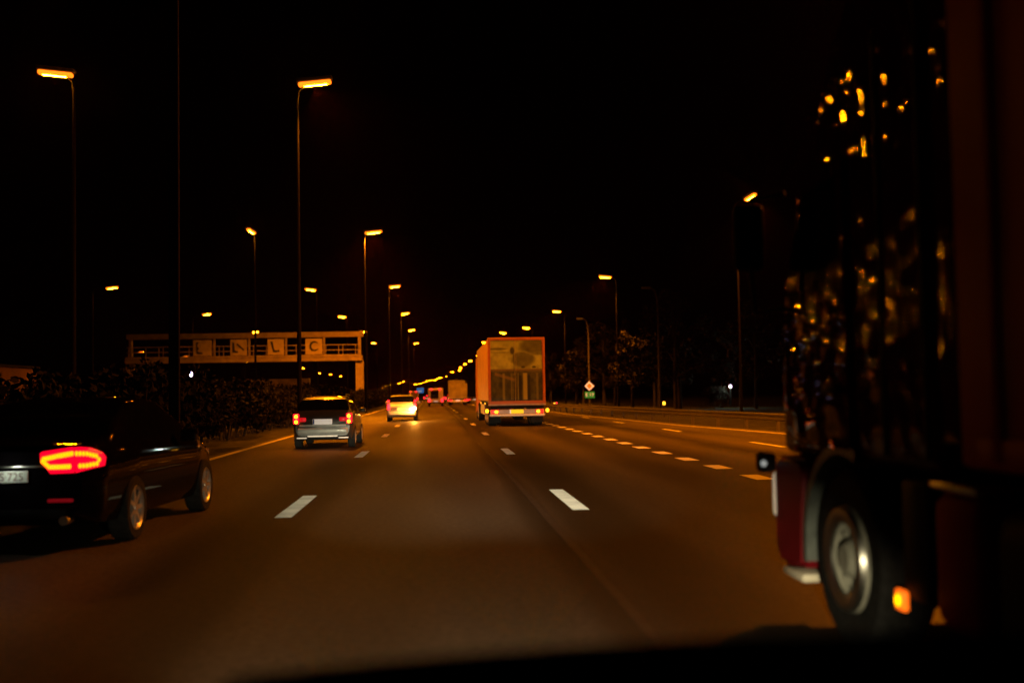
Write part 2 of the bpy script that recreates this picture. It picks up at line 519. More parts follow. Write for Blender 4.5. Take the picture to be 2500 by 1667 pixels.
def shrub_mesh(seed, L, Wd, H, nleaf, ls):
    rng = random.Random(seed)
    bm = BM()
    blobs = [(Vector((rng.uniform(-Wd / 2, Wd / 2) * .8, rng.uniform(-L / 2, L / 2), rng.uniform(.25, .8) * H)), rng.uniform(.35, .62)) for _ in range(13)]
    for _ in range(nleaf):
        c, r = rng.choice(blobs)
        p = Vector((rng.gauss(0, 1), rng.gauss(0, 1), rng.gauss(0, 1))).normalized() * r * rng.uniform(.55, 1.1)
        q = c + p
        if q.z < .03: q.z = rng.uniform(.03, .4)
        leaf(bm, q, ls * rng.uniform(.6, 1.3), rng)
    return bm
shrub_protos = []
for k in range(3):
    r_ = empty('shrub', (0, 0, 0), 'shrub', 'shrub')
    rng = random.Random(k + 40)
    build('foliage', shrub_mesh(k, 3.4, 2.0, 2.15, 2600, .09), m_leaf, r_)
    bm = BM()
    for j in range(6):
        y = rng.uniform(-1.2, 1.2); x = rng.uniform(-.5, .5)
        tube(bm, [(x * .4, y * .6, -.05), (x * .8, y * .9, .7), (x * 1.2, y * 1.1, 1.6)], [.035, .025, .01], 5)
    build('stem', bm, m_bark, r_)
    shrub_protos.append(r_)
rng = random.Random(5)
used = [False] * 3
for i in range(62):
    y = 7 + i * 2.5
    k = i % 3
    o = shrub_protos[k] if not used[k] else copy_tree(shrub_protos[k])
    used[k] = True
    place(o, (-7.75 + rng.uniform(-.25, .25) + delta(y), y + rng.uniform(-.4, .4), -.03), rng.choice((0, PI)) + rng.uniform(-.15, .15),
          'dark leafy shrub in the hedge between the carriageways', 'shrubs of the hedge between the carriageways')
    sc = rng.uniform(.85, 1.12)
    o.scale = (sc, sc, sc * rng.uniform(.9, 1.1))

# ------------------------------------------------------------------ trees on the right
def tree_mesh(seed, H, CR, nleaf, ls):
    rng = random.Random(seed)
    bm = BM()
    blobs = []
    limbs = []
    for k in range(20):
        t = rng.uniform(.3, 1.0)
        a = rng.uniform(0, 2 * PI)
        rad = CR * rng.uniform(.2, 1.0) * math.sin(min(1, (1.08 - t) * 1.7 + .15) * PI / 2)
        c = Vector((rad * math.cos(a), rad * math.sin(a), H * t))
        blobs.append((c, rng.uniform(.16, .3) * CR))
        limbs.append(c)
    for _ in range(nleaf):
        c, r = rng.choice(blobs)
        p = Vector((rng.gauss(0, 1), rng.gauss(0, 1), rng.gauss(0, .85))).normalized() * r * rng.random() ** .4
        leaf(bm, c + p, ls * rng.uniform(.5, 1.3), rng)
    bt = BM()
    tube(bt, [(0, 0, -.3), (.05, .05, H * .3), (.1, -.1, H * .65), (.05, 0, H * .92)], [.22, .17, .1, .03], 8)
    for c in limbs[:12]:
        z0 = min(c.z * .75, H * .7)
        tube(bt, [(0.05, 0, z0), (c.x * .5, c.y * .5, (z0 + c.z) / 2 + .2), tuple(c)], [.08, .05, .015], 5)
    return bm, bt
tree_protos = []
for k in range(3):
    r_ = empty('tree', (0, 0, 0), 'tree', 'tree')
    crown, trunk = tree_mesh(70 + k, [10.5, 12.5, 9][k], [3.2, 3.8, 3.4][k], 3600, .22)
    build('crown', crown, m_leaf_t, r_)
    build('trunk', trunk, m_bark, r_, 60)
    tree_protos.append(r_)
rng = random.Random(9)
tree_spots = [(23.4, 106)] + [(24 + rng.uniform(-1, 5), y) for y in (114, 122, 131, 139, 148, 157, 168, 180, 192, 205, 220, 236, 254, 275, 300)] + [(33 + rng.uniform(0, 6), y) for y in (84, 99, 113, 127, 141)]
used = [False] * 3
for i, (x, y) in enumerate(tree_spots):
    k = i % 3
    o = tree_protos[k] if not used[k] else copy_tree(tree_protos[k])
    used[k] = True
    if i == 0: place(o, (x, y, -.5), 1.0, 'reddish lamplit tree right behind the tall unlit lamp column')
    else:
        place(o, (x + delta(y) * .5, y, -.5), rng.uniform(0, 6.28), 'dark tree in the belt of trees behind the right guard rail', 'trees behind the right guard rail')
    s = rng.uniform(.85, 1.15); o.scale = (s, s, s * rng.uniform(.9, 1.1))
for i, (x, y) in enumerate([(11.5, 330), (15, 372), (10, 420), (17, 460), (6, 520)]):
    o = copy_tree(tree_protos[i % 3])
    place(o, (x, y, -.3), rng.uniform(0, 6.28), 'far tree lit brown by the lamps above the distant traffic', 'far trees above the distant traffic')
    o.scale = (1.1, 1.1, 1.0)

# a garden lantern between the trees, with the small bush it lights
root = empty('garden_lantern', (33.0, 121, -.55), 'small violet-white lantern glowing low between the dark trees', 'lantern')
bm = BM(); tube(bm, [(0, 0, 0), (0, 0, 2.25)], .035, 8); build('post', bm, m_black, root, 50)
bm = BM(); ellipsoid(bm, (0, 0, 2.4), (.13, .13, .17)); build('globe', bm, mat('violet white globe', (.8, .8, .9), .4, emit=(.75, .6, 1.0), estr=12), root, 60)
ld = bpy.data.lights.new('light', 'POINT'); ld.energy = 260; ld.color = (.8, .95, .7); ld.shadow_soft_size = 0
lo = bpy.data.objects.new('light', ld); COL.objects.link(lo); lo.parent = root; lo.location = (-.25, -.3, 2.3)
o = copy_tree(shrub_protos[0]); place(o, (31.6, 121.2, -.5), .5, 'green bush lit by the small violet-white lantern'); o.scale = (1.0, .9, 1.15)

# ------------------------------------------------------------------ guard rail
m_rail = mat('galvanised guard rail', (0.11, 0.10, 0.09), 0.55, 0.3, var=0.2, scale=2)
root = empty('guard_rail', (13, 40, -.3), 'long galvanised guard rail on posts along the right verge', 'guard rail')
def rail_x(y): return lerp_tab([(0, 15.5), (24, 14.6), (44, 13.9), (70, 12.4), (100, 11.4), (140, 11.2), (400, 11.2)], y) + delta(y)
bm = BM()
prof = [(0, .0), (-.06, .03), (-.06, .09), (0, .13), (0, .18), (-.06, .22), (-.06, .28), (0, .31)]
prev = None
for y in [18 + 4 * k for k in range(75)]:
    ring = [bm.verts.new((rail_x(y) - 13 + px, y - 40, .44 + pz)) for px, pz in prof] + [bm.verts.new((rail_x(y) - 13 + px + .02, y - 40, .44 + pz)) for px, pz in prof[::-1]]
    if prev:
        for k in range(len(ring)):
            bm.faces.new((prev[k], prev[(k + 1) % len(ring)], ring[(k + 1) % len(ring)], ring[k]))
    prev = ring
bmesh.ops.recalc_face_normals(bm, faces=bm.faces[:])
build('rail_beam', bm, m_rail, root)
pm = None
for k in range(34):
    y = 20 + 4 * k
    if pm is None:
        bm = BM(); box(bm, .03, .15, -.05, .05, -.1, .72)
        p = build('post', bm, m_rail, root); pm = p
    else:
        p = pm.copy(); COL.objects.link(p)
    p.location = (rail_x(y) - 13, y - 40, 0)

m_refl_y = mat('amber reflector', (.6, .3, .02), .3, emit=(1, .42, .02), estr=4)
m_refl_r = mat('red marker', (.5, .02, .02), .3, emit=(1, .03, .05), estr=2.5)
def marker(x, y, z, label, m):
    root = empty('reflector_post', (x, y, z - .55), label, 'reflector post')
    bm = BM(); box(bm, -.04, .04, -.03, .03, -.35, .62, .01, 1); build('post', bm, m_rail, root)
    bm = BM(); box(bm, -.085, .085, -.06, -.03, .42, .62, .02, 2); build('reflector', bm, m, root)
marker(14.25, 68, .72, 'amber reflector on the guard rail at the foot of the lamp column', m_refl_y)
marker(11.7, 109, .40, 'amber reflector on the rail just right of the orange lorry', m_refl_y)
marker(15.1, 138, 0.2, 'red marker light behind the rail, left of the diamond sign', m_refl_r)

# ------------------------------------------------------------------ lettering
def text_bm(txt, size, depth=.004):
    cu = bpy.data.curves.new('lettering', 'FONT')
    cu.body = txt; cu.size = size; cu.extrude = depth; cu.align_x = 'CENTER'; cu.align_y = 'CENTER'
    o = bpy.data.objects.new('lettering', cu); COL.objects.link(o)
    dg = bpy.context.evaluated_depsgraph_get()
    me = bpy.data.meshes.new_from_object(o.evaluated_get(dg))
    bpy.data.objects.remove(o); bpy.data.curves.remove(cu)
    bm = BM(); bm.from_mesh(me); bpy.data.meshes.remove(me)
    for v in bm.verts: v.co = Vector((v.co.x, -v.co.z, v.co.y))        # upright, facing -y
    return bm

def moved(bm, d, sx=1.0):
    for v in bm.verts: v.co.x *= sx; v.co += Vector(d)
    return bm

# diamond priority sign and green road-number sign on the column at 141 m
root = empty('priority_sign', (19.72, 140.75, 2.28), 'white diamond sign with an orange centre above the green number plate', 'road sign')
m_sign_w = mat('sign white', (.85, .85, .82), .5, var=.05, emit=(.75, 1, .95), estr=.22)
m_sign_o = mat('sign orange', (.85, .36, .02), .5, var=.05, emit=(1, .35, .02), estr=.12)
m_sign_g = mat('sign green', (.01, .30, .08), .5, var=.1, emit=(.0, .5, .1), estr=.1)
bm = BM(); prism(bm, [(0, -.62), (.62, 0), (0, .62), (-.62, 0)], 'y', -.02, .0); build('sign_face', bm, m_sign_w, root)
bm = BM(); prism(bm, [(0, -.36), (.36, 0), (0, .36), (-.36, 0)], 'y', -.028, -.021); build('sign_centre', bm, m_sign_o, root)
root = empty('route_sign', (19.75, 140.75, 1.13), 'green road-number sign reading E 17 under the diamond sign', 'road sign')
bm = BM(); box(bm, -.64, .64, -.02, 0, -.42, .42, .004, 1); build('sign_face', bm, m_sign_g, root)
build('lettering', moved(text_bm('E 17', .62), (0, -.03, 0)), m_sign_w, root)

# blue motorway sign far ahead in the reservation
root = empty('motorway_sign', (-4.75 + 0, 300, 0), 'small far blue and white road sign above the distant cars', 'road sign')
bm = BM(); box(bm, -.95, .95, -.03, 0, 2.1, 3.5, .02, 1)
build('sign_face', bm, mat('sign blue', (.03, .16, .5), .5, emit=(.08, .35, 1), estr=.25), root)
bm = BM(); box(bm, -.5, .35, -.04, -.031, 2.4, 2.75); build('arrow_panel', bm, m_sign_w, root)
for s in (-.6, .6):
    bm = BM(); tube(bm, [(s, .05, -.1), (s, .05, 3.4)], .05, 8); build('post', bm, m_pole, root, 50)

# ------------------------------------------------------------------ sign gantry over the opposite carriageway
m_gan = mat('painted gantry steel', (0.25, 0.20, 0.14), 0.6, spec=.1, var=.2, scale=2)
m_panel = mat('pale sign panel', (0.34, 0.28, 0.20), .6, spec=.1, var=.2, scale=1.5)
m_shadow = mat('painted panel shadow', (.012, .01, .01), .6)  # dark colour standing in for shadows on the gantry panels
GY = 112
root = empty('sign_gantry', (-7.9, GY, 0), 'steel sign gantry with a railed walkway spanning the opposite carriageway', 'gantry')
def gbox(name, x0, x1, y0, y1, z0, z1, m=m_gan, bev=.015, par=root):
    bm = BM(); box(bm, x0 + 7.9, x1 + 7.9, y0, y1, z0, z1, bev, 1); return build(name, bm, m, par)
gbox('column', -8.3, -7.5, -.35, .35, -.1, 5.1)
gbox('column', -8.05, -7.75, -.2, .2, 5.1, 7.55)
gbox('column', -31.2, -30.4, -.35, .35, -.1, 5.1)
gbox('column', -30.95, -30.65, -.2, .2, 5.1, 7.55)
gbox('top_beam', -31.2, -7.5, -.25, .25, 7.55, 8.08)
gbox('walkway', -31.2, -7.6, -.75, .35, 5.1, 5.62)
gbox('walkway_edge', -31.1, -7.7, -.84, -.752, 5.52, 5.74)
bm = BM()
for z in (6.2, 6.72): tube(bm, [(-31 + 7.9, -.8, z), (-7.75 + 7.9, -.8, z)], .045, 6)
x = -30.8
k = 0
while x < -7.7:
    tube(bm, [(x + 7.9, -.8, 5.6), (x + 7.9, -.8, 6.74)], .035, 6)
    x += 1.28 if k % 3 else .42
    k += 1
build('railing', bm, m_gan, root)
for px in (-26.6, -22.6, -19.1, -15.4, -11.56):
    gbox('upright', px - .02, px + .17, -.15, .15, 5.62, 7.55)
shadow_shapes = [[[(-.62, .55), (-.35, .6), (-.52, .2), (-.3, -.1), (-.5, -.25), (-.35, -.42), (.0, -.45), (.0, -.62), (-.6, -.6)], [(-.2, .3), (-.12, .45), (-.28, .05)]],
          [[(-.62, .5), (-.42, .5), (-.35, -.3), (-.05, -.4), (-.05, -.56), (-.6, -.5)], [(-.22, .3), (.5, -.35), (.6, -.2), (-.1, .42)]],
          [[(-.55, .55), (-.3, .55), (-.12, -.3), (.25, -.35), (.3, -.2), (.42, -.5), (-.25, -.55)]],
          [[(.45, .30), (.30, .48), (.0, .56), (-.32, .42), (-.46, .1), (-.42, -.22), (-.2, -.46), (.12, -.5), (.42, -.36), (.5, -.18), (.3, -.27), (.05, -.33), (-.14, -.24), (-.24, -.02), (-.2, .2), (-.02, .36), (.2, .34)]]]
for (x0, x1), gl in zip([(-24.4, -22.62), (-20.75, -19.12), (-17.05, -15.42), (-13.27, -11.58)], shadow_shapes):
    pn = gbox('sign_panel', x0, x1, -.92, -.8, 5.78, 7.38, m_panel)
    for g in gl:  # shadows on the panel, modelled as thin dark plates
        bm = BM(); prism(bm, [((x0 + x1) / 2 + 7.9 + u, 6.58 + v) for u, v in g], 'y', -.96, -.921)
        build('panel_shadow', bm, m_shadow, pn)
root = empty('low_wall', (-13.4, 66, 0), 'low brick wall lit orange beyond the hedge, under the gantry', 'wall')
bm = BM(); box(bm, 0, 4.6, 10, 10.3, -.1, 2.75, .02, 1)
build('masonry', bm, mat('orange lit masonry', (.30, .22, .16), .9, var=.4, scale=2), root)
root = empty('wall_lantern', (-13.3, 60, 0), 'small violet-white lantern left of the low brick wall', 'lantern')
bm = BM(); tube(bm, [(0, 0, -.1), (0, 0, 2.7)], .04, 8); build('post', bm, m_black, root, 50)
bm = BM(); ellipsoid(bm, (0, 0, 2.8), (.07, .07, .14)); build('globe', bm, bpy.data.materials['violet white globe'], root, 60)
# small building at the far left
root = empty('roadside_building', (-31.5, 74, 0), 'dim reddish flat-roofed building cut by the left edge', 'building')
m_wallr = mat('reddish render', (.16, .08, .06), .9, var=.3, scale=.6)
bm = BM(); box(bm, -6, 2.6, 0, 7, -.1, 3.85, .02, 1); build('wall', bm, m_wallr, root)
bm = BM(); box(bm, -6.15, 2.75, -.15, 7.15, 3.852, 4.0, .02, 1); build('roof', bm, m_black, root)
bm = BM(); box(bm, .2, 2.1, -.05, -.002, 0, 2.35, .01, 1); build('door', bm, m_black, root)

# ------------------------------------------------------------------ vehicles
def wheel(parent, x, y, r, w, side, rimm=m_rim, spokes=7):
    """side -1 / +1: which way the rim faces"""
    bm = BM()
    s = side
    prof = [(-s * w / 2, r * .62), (-s * w / 2, r * .93), (-s * w * .4, r * .99), (s * w * .4, r * .99), (s * w / 2, r * .93), (s * w * .5, r * .7), (s * w * .42, r * .66)]
    lathe_x(bm, prof, 0, 0, 0, 36)
    bmesh.ops.recalc_face_normals(bm, faces=bm.faces[:])
    t = build('wheel', bm, m_tyre, parent, 40, (x, y, r))
    bm = BM()
    lathe_x(bm, [(s * w * .44, r * .69), (s * w * .5, r * .66), (s * w * .40, r * .58), (s * w * .1, r * .56), (s * w * .1, .02)], 0, 0, 0, 36)
    for k in range(spokes):
        a = 2 * PI * k / spokes
        d = Vector((0, math.cos(a), math.sin(a))); e = Vector((0, -math.sin(a), math.cos(a)))
        vs = []
        for rr, ww, xx in ((r * .1, r * .09, w * .42), (r * .6, r * .055, w * .45)):
            for sg in (-1, 1):
                vs.append(bm.verts.new(d * rr + e * ww * sg + Vector((s * xx, 0, 0))))
                vs.append(bm.verts.new(d * rr + e * ww * sg + Vector((s * (xx - w * .14), 0, 0))))
        bmesh.ops.convex_hull(bm, input=vs)
    lathe_x(bm, [(s * w * .47, .001), (s * w * .46, r * .12), (s * w * .3, r * .15)], 0, 0, 0, 18)
    build('rim', bm, rimm, t, 35)
    return t

def car_body(parent, L, Wd, top, belt, bot, half, paint, glass, windows, endshape=.9):
    """loft with cross sections; tables run over y from the rear (0) to the front (L)"""
    N = 96; ys = []
    for i in range(N + 1):
        t = i / N
        ys.append(L * (t * .75 + .25 * (t - math.sin(2 * PI * t) / (2 * PI))))
    H = max(v for _, v in top)
    rows = []
    NV = 6
    for y in ys:
        zt, zb, z0, w = lerp_tab(top, y), lerp_tab(belt, y), lerp_tab(bot, y), lerp_tab(half, y) * Wd / 2
        zb = min(zb, zt - .03)
        c = max(0., min(1., (zt - zb) / (H - .95)))
        rw = w * (.93 - .21 * c)
        e = min(y, L - y)
        k = 1 - (1 - endshape) * max(0, 1 - e / .28) ** 2.2
        P = [(0, z0), (w * .8, z0), (w * .95, z0 + .07), (w, z0 + (zb - z0) * .45), (w * .985, zb - .04), (w * .955, zb + .0), (rw + (w * .955 - rw) * .35, zb + (zt - zb) * .55), (rw, zt - .055 * c - .01), (rw * .82, zt - .012), (0, zt)]
        pts = []
        for i in range(len(P) - 1):
            p0 = P[max(i - 1, 0)]; p1 = P[i]; p2 = P[i + 1]; p3 = P[min(i + 2, len(P) - 1)]
            for j in range(NV):
                t = j / NV
                q = [.5 * (2 * p1[d] + (p2[d] - p0[d]) * t + (2 * p0[d] - 5 * p1[d] + 4 * p2[d] - p3[d]) * t * t + (3 * p1[d] - p0[d] - 3 * p2[d] + p3[d]) * t ** 3) for d in (0, 1)]
                pts.append(q)
        pts.append(P[-1])
        zm = z0 + (zb - z0) * .5
        rows.append([(p[0] * k, y - L / 2, zm + (p[1] - zm) * (.5 + .5 * k)) for p in pts])
    M_ = len(rows[0])
    faces = {'body': []}
    for wname, *_ in windows: faces[wname] = []
    for i in range(N):
        ym = (ys[i] + ys[i + 1]) / 2
        for j in range(M_ - 1):
            v = (j + .5) / NV
            zq = (rows[i][j][2] + rows[i + 1][j + 1][2]) / 2
            xq = rows[i][j][0]
            hit = None
            for wname, test in windows:
                if test(ym, v, zq, xq): hit = wname; break
            faces[hit or 'body'].append((i, j))
    out = {}
    for nm, fl in faces.items():
        if not fl: continue
        for sides in (((1,), (-1,)) if nm == 'side_window' else ((1, -1),)):
            bm = BM(); cache = {}
            def V(i, j, s):
                x, y, z = rows[i][j]
                key = (i, j, s if abs(x) > 1e-6 else 1)
                if key not in cache: cache[key] = bm.verts.new((x * s, y, z))
                return cache[key]
            for (i, j) in fl:
                for s in sides:
                    a = [V(i, j, s), V(i + 1, j, s), V(i + 1, j + 1, s), V(i, j + 1, s)]
                    if s < 0: a = a[::-1]
                    if len(set(a)) > 2:
                        try: bm.faces.new(a[::-1])
                        except ValueError: pass
            if nm == 'body':
                for i in (0, N):
                    ring = [V(i, j, 1) for j in range(M_)] + [V(i, j, -1) for j in range(M_ - 2, 0, -1)]
                    try: bm.faces.new(ring if i == 0 else ring[::-1])
                    except ValueError: pass
            bmesh.ops.recalc_face_normals(bm, faces=bm.faces[:]) if nm == 'body' else None
            out[nm] = build(nm, bm, paint if nm == 'body' else glass, parent, 50)
    return out

def quad_lamp(name, parent, poly, y0, y1, m):
    bm = BM(); prism(bm, poly, 'y', y0, y1)
    return build(name, bm, m, parent)

def mirror(parent, s, x, y, z, m):
    bm = BM(); box(bm, min(s * x, s * (x + .2)), max(s * x, s * (x + .2)), y - .06, y + .06, z, z + .15, .04, 2)
    return build('wing_mirror', bm, m, parent, 40)

def plate(parent, x, y, z, w=.52, h=.11, m=m_plate, blue=True, text=None):
    bm = BM(); box(bm, x - w / 2, x + w / 2, y - .012, y, z - h / 2, z + h / 2, .004, 1)
    p = build('number_plate', bm, m, parent)
    if blue:
        bm = BM(); box(bm, x - w / 2 + .005, x - w / 2 + .045, y - .0155, y - .0125, z - h / 2 + .005, z + h / 2 - .005)
        build('country_strip', bm, m_blue, p)
    if text:
        build('lettering', moved(text_bm(text, h * .98, .001), (x + .02, y - .0145, z - .003), 0.95), m_plate_r, p)
    return p

# --- the black saloon in the left lane
car = empty('saloon_car', (-4.04, 13.1, 0), 'black saloon in the left lane with a glowing red and amber tail light', 'car', R(-2.4))
L_ = 4.85
car_body(car, L_, 1.87, [(0, 1.0), (.08, 1.05), (.5, 1.09), (1.0, 1.30), (1.55, 1.46), (2.1, 1.50), (2.6, 1.47), (3.1, 1.28), (3.65, 1.0), (4.2, .90), (4.6, .78), (4.85, .58)],
         [(0, .93), (1, .97), (2.4, .95), (3.6, .93), (4.3, .82), (4.85, .55)], [(0, .36), (.4, .24), (4.4, .2), (4.85, .26)],
         [(0, .90), (.3, .97), (1.2, 1.0), (3.6, .99), (4.4, .93), (4.85, .74)], m_bpaint, m_glass,
         [('rear_window', lambda y, v, z, x: .55 < y < 1.5 and v > 7.1), ('windscreen', lambda y, v, z, x: 2.75 < y < 3.62 and v > 7.1),
          ('side_window', lambda y, v, z, x: 5.25 < v < 6.75 and (.95 + (z - .95) * 1.1) < y < 3.35 - (z - .95) * 1.6 and not 2.1 < y < 2.18)])
for s in (-1, 1):
    wheel(car, s * .845, -L_ / 2 + 1.05, .335, .215, s)
    wheel(car, s * .845, -L_ / 2 + 3.90, .335, .215, s)
    mirror(car, s, .93, .35, .95, m_bpaint)
    ang = 0
    g = .70
    z0 = .895
    yb = -L_ / 2 - .03
    inner = [(-.325, .066), (-.30, .085), (-.042, .12), (-.008, .09), (-.012, -.12), (-.225, -.124), (-.32, .0)]
    outer = [(.008, .12), (.1, .105), (.185, .055), (.21, .01), (.2, -.07), (.1, -.095), (.012, -.12)]
    lens_parts = []
    for nm, poly, fold in (('tail_light', inner, 0), ('tail_light', outer, 1)):
        bm = BM(); prism(bm, [(g + u, z0 + v) for u, v in poly], 'y', yb - .02, yb + .1)
        for v in bm.verts:
            u = v.co.x - g
            if u > 0: v.co.y += u * .75
            else: v.co.y += .02
            v.co.x *= s
        bmesh.ops.recalc_face_normals(bm, faces=bm.faces[:])
        tl_ = build(nm, bm, mat('saloon lens', (.4, .005, .01), .25, emit=(1, .0, .022), estr=1.3), car)
        path = [(-.022, .062), (-.15, .042), (-.29, .014), (-.30, -.005), (-.235, -.062), (-.14, -.062), (-.022, -.058)] if not fold else [(.022, .062), (.10, .056), (.17, .03), (.19, -.005), (.175, -.042), (.10, -.056), (.022, -.056)]
        bm = BM()
        for (a0, b0), (a1, b1) in zip(path, path[1:]):
            n_ = max(1, int(math.hypot(a1 - a0, b1 - b0) / .021))
            for k in range(n_):
                u = a0 + (a1 - a0) * k / n_; v = b0 + (b1 - b0) * k / n_
                ellipsoid(bm, (g + u, yb - .024 + (u * .75 if u > 0 else .02), z0 + v), (.0165, .012, .024), 8, 6)
        for v in bm.verts: v.co.x *= s
        bmesh.ops.recalc_face_normals(bm, faces=bm.faces[:])
        build('led_strip', bm, mat('amber red leds', (.5, .2, .02), .3, emit=(1, .22, .0005), estr=3.2), tl_, 60)
    bm = BM(); box(bm, min(s * .45, s * .68), max(s * .45, s * .68), yb - .012, yb + .06, .50, .53, .006, 1); build('reflector', bm, mat('low reflector', (.3, .01, .02), .3, emit=(1, .01, .03), estr=.12), car)
    bm = BM(); tube(bm, [(s * .62, yb - .06, .33), (s * .62, yb + .1, .33)], .045, 12); build('exhaust_pipe', bm, m_chrome, car, 40)
ld = bpy.data.lights.new('light', 'POINT'); ld.energy = .9; ld.color = (.9, 1, .8); ld.shadow_soft_size = 0
lo = bpy.data.objects.new('light', ld); COL.objects.link(lo); lo.parent = car; lo.location = (0.1, -L_ / 2 - .16, .84)
plate(car, 0, -L_ / 2 - .012, .745, text='1-FLS-725'.replace('-', '·').replace('1·F', '1·F'))
bm = BM(); box(bm, -.45, .45, -L_ / 2 - .02, -L_ / 2 + .02, .83, .85, .006, 1); build('boot_trim', bm, m_chrome, car)
bm = BM(); box(bm, -.62, .62, -L_ / 2 - .015, -L_ / 2 + .1, .34, .44, .03, 2); build('bumper_diffuser', bm, m_black, car, 40)

# --- hatchbacks
def hatch(name, label, L, Wd, H, paint, brake, lampshape, group=None, plate_m=None, pm_text=None):
    c = empty(name, (0, 0, 0), label, 'car', 0, group)
    k = H / 1.48
    car_body(c, L, Wd, [(0, .80 * k), (.05, .95 * k), (.16, 1.08 * k), (.42, 1.36 * k), (.75, 1.455 * k), (1.5, 1.48 * k), (2.3, 1.45 * k), (2.8, 1.30 * k), (3.3, 1.02 * k), (3.8, .93 * k), (L - .2, .76 * k), (L, .56 * k)],
             [(0, .80 * k), (.3, .98 * k), (3.2, .93 * k), (L - .5, .82 * k), (L, .54 * k)], [(0, .36), (.3, .24), (L - .4, .2), (L, .26)],
             [(0, .93), (.25, .98), (1, 1.0), (3.3, .99), (L - .5, .92), (L, .74)], paint, m_glass,
             [('rear_window', lambda y, v, z, x: .17 < y < .55 and v > 6.9 and z < 1.41 * k), ('windscreen', lambda y, v, z, x: 2.4 < y < 3.25 and v > 7.1),
              ('side_window', lambda y, v, z, x: 5.25 < v < 6.75 and (.42 + (z - .95) * .7) < y < 3.0 - (z - .95) * 1.4 and not 1.55 < y < 1.62)], .93)
    for s in (-1, 1):
        wheel(c, s * (Wd / 2 - .1), -L / 2 + .78, .32, .2, s)
        wheel(c, s * (Wd / 2 - .1), L / 2 - .85, .32, .2, s)
        mirror(c, s, Wd / 2 - .02, .45, .96 * k, paint)
    return c

c2 = hatch('estate_car', 'grey hatchback ahead in the left lane, number plate and bumper lit white by headlights', 4.35, 1.72, 1.48, m_gpaint, 1, 0)
c2.location = (-3.24, 31 + 2.17, 0)
yb = -2.175
for s in (-1, 1):
    bm = BM(); box(bm, min(s * .66, s * .82), max(s * .66, s * .82), yb - .035, yb + .12, .70, .99, .03, 2)
    t = build('tail_light', bm, mat('hatch lens', (.4, .01, .01), .25, emit=(1, .006, .02), estr=2.2), c2, 40)
    for z in (.76, .91):
        bm = BM(); ellipsoid(bm, (s * .735, yb - .045, z), (.05, .02, .05)); build('bulb', bm, m_red_core, t, 60)
    bm = BM(); box(bm, min(s * .46, s * .645), max(s * .46, s * .645), yb - .02, yb + .1, .76, .88, .03, 2); build('boot_light', bm, m_red_dim, c2, 40)
plate(c2, 0, yb - .03, .76, .54, .15, m_plate_lit)
bm = BM(); box(bm, -.70, .70, yb - .055, yb + .15, .42, .585, .05, 3); build('bumper', bm, mat('grey bumper paint', (.38, .42, .43), .45, .1, coat=.5, var=.1), c2, 40)
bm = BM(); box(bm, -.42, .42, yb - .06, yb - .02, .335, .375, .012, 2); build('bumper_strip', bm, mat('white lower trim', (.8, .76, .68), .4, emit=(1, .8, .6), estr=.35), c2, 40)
for s in (-1, 1):
    bm = BM(); box(bm, min(s * .44, s * .72), max(s * .44, s * .72), yb - .05, yb - .01, .29, .325, .012, 2); build('bumper_strip', bm, bpy.data.materials['white lower trim'], c2, 40)
bm = BM(); box(bm, -.66, .66, yb - .012, yb + .1, .62, .685, .02, 2); build('boot_lip', bm, bpy.data.materials['grey bumper paint'], c2, 40)
bm = BM()
for s in (-1, 1): tube(bm, [(s * .56, -1.2, 1.495), (s * .57, -.6, 1.52), (s * .57, .2, 1.50)], .018, 6)
build('roof_rack', bm, m_black, c2)

c3 = hatch('hatchback_car', 'silver hatchback with one white-bright indicator, changing lane ahead of the grey one', 4.0, 1.70, 1.50, m_spaint, 1, 0)
c3.location = (-2.04, 62 + 2.0, 0)
yb = -2.0
for s in (-1, 1):
    bm = BM(); box(bm, min(s * .64, s * .81), max(s * .64, s * .81), yb - .03, yb + .14, .66, 1.0, .04, 2)
    t = build('tail_light', bm, m_red_on, c3, 40)
    bm = BM(); box(bm, min(s * .70, s * .82), max(s * .70, s * .82), yb + .2, yb + .32, 1.1, 1.2, .03, 2); build('high_light', bm, m_red_on, c3, 40)
bm = BM(); ellipsoid(bm, (.72, yb - .08, .72), (.11, .05, .11)); build('indicator', bm, mat('indicator glow', (.8, .5, .2), .3, emit=(1, .6, .25), estr=22), c3, 60)
ld = bpy.data.lights.new('light', 'POINT'); ld.energy = 420; ld.color = (1, .36, .04); ld.shadow_soft_size = 0
lo = bpy.data.objects.new('light', ld); COL.objects.link(lo); lo.parent = c3; lo.location = (.72, yb - .35, .72)
plate(c3, -.02, yb - .03, .70, .54, .14, mat('warm lit plate', (.8, .6, .25), .5, emit=(1, .6, .1), estr=.9))
bm = BM(); box(bm, -.72, .72, yb - .05, yb + .15, .36, .56, .05, 3); build('bumper', bm, mat('pale bumper', (.62, .58, .5), .45, var=.1), c3, 40)

